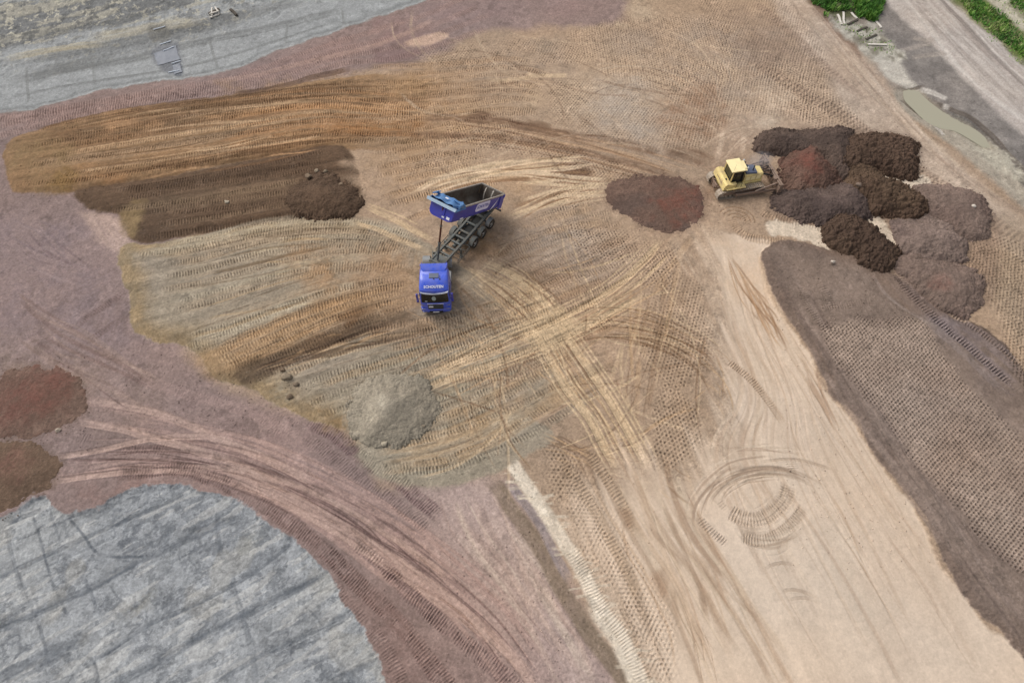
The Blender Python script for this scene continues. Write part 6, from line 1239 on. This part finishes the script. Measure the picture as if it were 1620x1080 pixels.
rock(93, 681, .2, (186, 172, 158), 'small pale stone beside the upper red heap at the left edge', 12)
rock(1533, 335, .2, (214, 206, 198), 'white stone on top of the rightmost soil heap', 13, .72)
rock(1314, 420, .18, (206, 196, 186), 'white stone between the smallest cloddy heap and the rolled fill', 14, .2)
rock(1353, 303, .3, (128, 112, 102), 'grey-brown lump on the dark heap below the red-streaked heap', 15, .8)
# timber and battens
WOOD = pmat('weathered_white_wood', (206, 200, 190), .8, 0, .2, 0, (170, 160, 146), .5, 4); DWOOD = pmat('dark_wet_wood', (84, 78, 70), .8, 0, .2, 0, (60, 54, 48), .5, 4); BAT = pmat('pale_batten', (176, 184, 194), .6)
def stick(a, b, w_, h, mat, label, name='plank', group=None, z=.04, cat='plank', z2=None):
    (xa, ya), (xb, yb) = W(*a), W(*b); za = float(ground_z(xa, ya)) + z; zb = float(ground_z(xb, yb)) + (z if z2 is None else z2); c_ = Vector(((xa + xb) / 2, (ya + yb) / 2, 0))
    m = MB(); P0 = Vector((xa, ya, za + h / 2)); P1 = Vector((xb, yb, zb + h / 2)); n_ = 5
    for i in range(n_):
        q0 = P0.lerp(P1, i / n_); q1 = P0.lerp(P1, (i + 1) / n_); s_ = .03 * math.sin(i * 1.3 + xa); m.beam(q0 + Vector((s_, 0, 0)), q1 + Vector((.03 * math.sin((i + 1) * 1.3 + xa), 0, 0)), w_, h)
    o = m.done(name, mat, None, c_); o.location = c_; tag(o, label, cat, group); return o
GP = 'planks lying on the grey mud by the grass'
for a, b, m_, l_ in (((1333.5, 20), (1335, 39), WOOD, 'pale plank lying straight towards the viewer at the foot of the grass clump'), ((1346, 21), (1355, 30), WOOD, 'short pale plank slanting right below the grass clump'), ((1386, 35), (1394, 45), WOOD, 'short pale plank slanting right beside the gravel road'),
                     ((1372, 71), (1402, 72), WOOD, 'long thin pale plank nearest the puddle'), ((1340, 39.5), (1357, 32), DWOOD, 'dark wet plank nearest the grass clump'), ((1355, 50.5), (1371, 44), DWOOD, 'dark wet plank in the middle of three parallel ones'), ((1369, 63.5), (1386, 56), DWOOD, 'dark wet plank nearest the small weed patch'), ((1325, 24), (1331, 40), WOOD, 'thin grey plank left of the straight pale plank')):
    stick(a, b, .22, .08, m_, l_, group=GP)
GT = 'poles and battens on the grey clay field'
for a, b, m_, l_, w_, z_, z2 in (((336.2, 14), (335, 28.5), WOOD, 'upright-looking white pole, left side of the white frame on the clay', .16, .15, .1), ((341, 13), (347, 23), WOOD, 'slanting white pole, right side of the white frame on the clay', .16, .15, .1), ((333, 26), (348, 20.5), WOOD, 'white cross pole of the small frame on the clay', .14, .3, .3),
                       ((332, 28.5), (347, 23), WOOD, 'second white cross pole, nearest the viewer on the clay', .14, .05, .05), ((331, 23), (346.5, 15), DWOOD, 'dark beam lying behind the white poles', .3, .03, .03), ((365, 15.5), (375, 24.8), DWOOD, 'dark beam lying right of the white poles', .28, .03, .03)):
    stick(a, b, w_, w_ * .8, m_, l_, 'pole', GT, z_, 'pole', z2)
for a, b, l_ in (((243, 47.6), (261.5, 42), 'pale batten on the grey patch farthest from the purple ground'), ((258.5, 80), (275.5, 74), 'pale batten across the upper part of the dark plastic sheet'), ((253, 70), (270, 64), 'pale batten along the back edge of the dark plastic sheet'), ((271, 100.5), (285, 95.7), 'pale batten between the two dark plastic sheets'), ((265.5, 114.4), (283, 110.8), 'pale batten nearest the purple ground')):
    stick(a, b, .09, .05, BAT, l_, 'batten', GT, .06, 'batten')
SHEET = pmat('dark_plastic_sheet', (112, 116, 124), .45, 0, .4, 0, (128, 132, 138), .7, 1.5, .3)
def sheet(q, label, seed):
    P = np.array([W(*p) for p in q]); n = 24; u, v = np.meshgrid(np.linspace(0, 1, n), np.linspace(0, 1, n)); u = u[..., None]; v = v[..., None]
    xy = P[0] * (1 - u) * (1 - v) + P[1] * u * (1 - v) + P[2] * u * v + P[3] * (1 - u) * v; xy = xy + .12 * np.stack([fbm(xy[..., 0], xy[..., 1], 1.2, 2, seed), fbm(xy[..., 0], xy[..., 1], 1.2, 2, seed + 1)], -1)
    z = ground_z(xy[..., 0], xy[..., 1]) + .05 + .04 * fbm(xy[..., 0], xy[..., 1], 1.6, 3, seed + 2); V = np.concatenate([xy, z[..., None]], -1).reshape(-1, 3); vid = np.arange(n * n).reshape(n, n)
    o = link(mesh_np('plastic_sheet', V, np.stack([vid[:-1, :-1], vid[:-1, 1:], vid[1:, 1:], vid[1:, :-1]], -1).reshape(-1, 4), None, SHEET)); tag(o, label, 'sheet'); return o
sheet([(243, 84), (277, 72), (284, 94), (250, 102)], 'larger dark blue-grey plastic sheet lying on the grey clay', 1)
sheet([(272, 103), (284, 99), (288, 114), (276, 117)], 'smaller dark blue-grey plastic sheet on the clay edge by the purple ground', 2)
# water
P = spline(np.vstack([Wp(PUD), Wp(PUD[:1])]), .5)[:-1]; cen = P.mean(0); P2 = P + (P - cen) / np.hypot(*(P - cen).T)[:, None] * .25
WM = bpy.data.materials.new('muddy_water'); WM.use_nodes = True; nt = WM.node_tree; b = nt.nodes['Principled BSDF']; b.inputs['Base Color'].default_value = (*[float(v) for v in lin((172, 167, 146)) / 1.25], 1); b.inputs['Roughness'].default_value = .12; b.inputs['IOR'].default_value = 1.33
bm_ = bmesh.new(); vs = [bm_.verts.new((x, y, -.20)) for x, y in P2]; bm_.faces.new(vs); bmesh.ops.triangulate(bm_, faces=bm_.faces[:]); me = bpy.data.meshes.new('puddle'); bm_.to_mesh(me); bm_.free(); me.materials.append(WM); tag(link(bpy.data.objects.new('puddle', me)), kind='structure')
# grass and weeds: leaf-sized blades
def grass(name, polys, dens, hmin, hmax, cols, seed, kind='stuff', label=None, cat=None):
    rg = np.random.default_rng(seed); base = []
    for P in polys:
        Q = Wp(P); x0, y0 = Q.min(0) - .5; x1, y1 = Q.max(0) + .5; n = int((x1 - x0) * (y1 - y0) * dens); c_ = np.stack([rg.uniform(x0, x1, n), rg.uniform(y0, y1, n)], 1)
        G = sdf_grid(Q, x0 - 1, y0 - 1, int((x1 - x0 + 2) / .25) + 2, int((y1 - y0 + 2) / .25) + 2, .25); d = bil(G, (c_[:, 0] - x0 + 1) / .25, (c_[:, 1] - y0 + 1) / .25)
        k = d + 1.1 * fbm(c_[:, 0], c_[:, 1], .45, 4, seed, .65) > .1 * 0; den = .5 + .9 * fbm(c_[:, 0], c_[:, 1], .5, 3, seed + 3); base.append(c_[k & (rg.random(n) < den)])
    c_ = np.vstack(base); n = len(c_); cl = fbm(c_[:, 0], c_[:, 1], .8, 3, seed + 5) * .5 + .5; h = (hmin + (hmax - hmin) * cl) * rg.uniform(.6, 1.2, n)
    a = rg.uniform(0, 6.28, n); L = h * rg.uniform(.3, .9, n); w_ = rg.uniform(.02, .06, n) * (1 + h); z = ground_z(c_[:, 0], c_[:, 1]); ux, uy = np.cos(a), np.sin(a)
    b0 = np.stack([c_[:, 0] - uy * w_, c_[:, 1] + ux * w_, z + h * .2], 1); b1 = np.stack([c_[:, 0] + uy * w_, c_[:, 1] - ux * w_, z + h * .2], 1); t = np.stack([c_[:, 0] + ux * L, c_[:, 1] + uy * L, z + h], 1); bb = np.stack([c_[:, 0] - ux * .05, c_[:, 1] - uy * .05, z - .03], 1)
    V = np.stack([bb, b1, t, b0], 1).reshape(-1, 3); F = np.arange(n * 4).reshape(n, 4); ca = np.array([lin(c) / 1.0 for c in cols]); pick = np.clip((cl * len(cols) + rg.normal(0, .7, n)).astype(int), 0, len(cols) - 1)
    C = np.repeat(ca[pick] * rg.uniform(.7, 1.25, n)[:, None], 4, 0)
    o = link(mesh_np(name, V, F, np.clip(C, 0, 1), M_LEAF, False)); tag(o, label, cat, kind=kind); return o
M_LEAF = bpy.data.materials.new('leaves'); M_LEAF.use_nodes = True; nt = M_LEAF.node_tree; at = nt.nodes.new('ShaderNodeAttribute'); at.attribute_name = 'soil'; b = nt.nodes['Principled BSDF']; b.inputs['Roughness'].default_value = .6; b.inputs['Specular IOR Level'].default_value = .2; nt.links.new(at.outputs['Color'], b.inputs['Base Color'])
GC = [(52, 86, 34), (68, 112, 42), (86, 132, 50), (116, 148, 66), (158, 166, 108)]
grass('grass', [[(1278, -60), (1284, 2), (1300, 14), (1330, 20), (1345, 18), (1362, 30), (1376, 34), (1388, 20), (1398, 4), (1402, -60)]], 190, .3, .8, GC[:4], 1)
grass('grass', [[(1296, 16), (1312, 20), (1310, 30), (1300, 28)], [(1399, 60), (1416, 55), (1416, 74), (1402, 74)]], 160, .15, .45, GC[:4], 2)
grass('grass', [[(1490, -60), (1504, -4), (1540, 30), (1580, 62), (1625, 92), (1720, 160), (1760, 160), (1700, 90), (1620, 48), (1585, 26), (1556, 0), (1530, -60)], [(1560, -50), (1600, 6), (1640, 40), (1760, 120), (1780, -50)]], 110, .15, .5, GC, 3)
grass('weeds', [[(1545, -30), (1580, 12), (1640, 50), (1720, 110), (1740, 100), (1640, 30), (1590, -30)], [(1500, -40), (1530, 30), (1600, 90), (1700, 160), (1690, 130), (1600, 70)], [(1300, 20), (1400, 50), (1420, 90), (1380, 80)]], 16, .1, .3, GC[2:], 4)
# exhaust smoke over the bulldozer's hood
ex = MD @ Vector((1.5, -.3, 3.3)); b_ = bmesh.new(); bmesh.ops.create_icosphere(b_, subdivisions=3, radius=1)
for v in b_.verts: v.co = Vector((v.co.x * 1.9, v.co.y * 1.0, v.co.z * .9)) * (1 + .18 * math.sin(v.co.x * 4 + v.co.y * 5))
me = bpy.data.meshes.new('smoke'); b_.to_mesh(me); b_.free(); sm_ = bpy.data.materials.new('thin_smoke'); sm_.use_nodes = True; nt = sm_.node_tree; nt.nodes.clear(); ou = nt.nodes.new('ShaderNodeOutputMaterial'); pv = nt.nodes.new('ShaderNodeVolumePrincipled'); pv.inputs['Color'].default_value = (.62, .64, .68, 1)
tcn = nt.nodes.new('ShaderNodeTexCoord'); nn = nt.nodes.new('ShaderNodeTexNoise'); nn.inputs['Scale'].default_value = 1.3; nt.links.new(tcn.outputs['Object'], nn.inputs['Vector'])
ln = nt.nodes.new('ShaderNodeVectorMath'); ln.operation = 'LENGTH'; sc_ = nt.nodes.new('ShaderNodeVectorMath'); sc_.operation = 'MULTIPLY'; sc_.inputs[1].default_value = (1 / 1.9, 1, 1 / .9); nt.links.new(tcn.outputs['Object'], sc_.inputs[0]); nt.links.new(sc_.outputs[0], ln.inputs[0])
mr = nt.nodes.new('ShaderNodeMapRange'); mr.inputs[1].default_value = .1; mr.inputs[2].default_value = .95; mr.inputs[3].default_value = .75; mr.inputs[4].default_value = 0; nt.links.new(ln.outputs['Value'], mr.inputs[0])
mu = nt.nodes.new('ShaderNodeMath'); mu.operation = 'MULTIPLY'; nt.links.new(mr.outputs[0], mu.inputs[0]); nt.links.new(nn.outputs[0], mu.inputs[1]); nt.links.new(mu.outputs[0], pv.inputs['Density']); nt.links.new(pv.outputs[0], ou.inputs['Volume'])
me.materials.append(sm_); so_ = link(bpy.data.objects.new('smoke', me)); so_.location = ex; so_.rotation_euler = (0, .2, R(25)); tag(so_, kind='stuff')
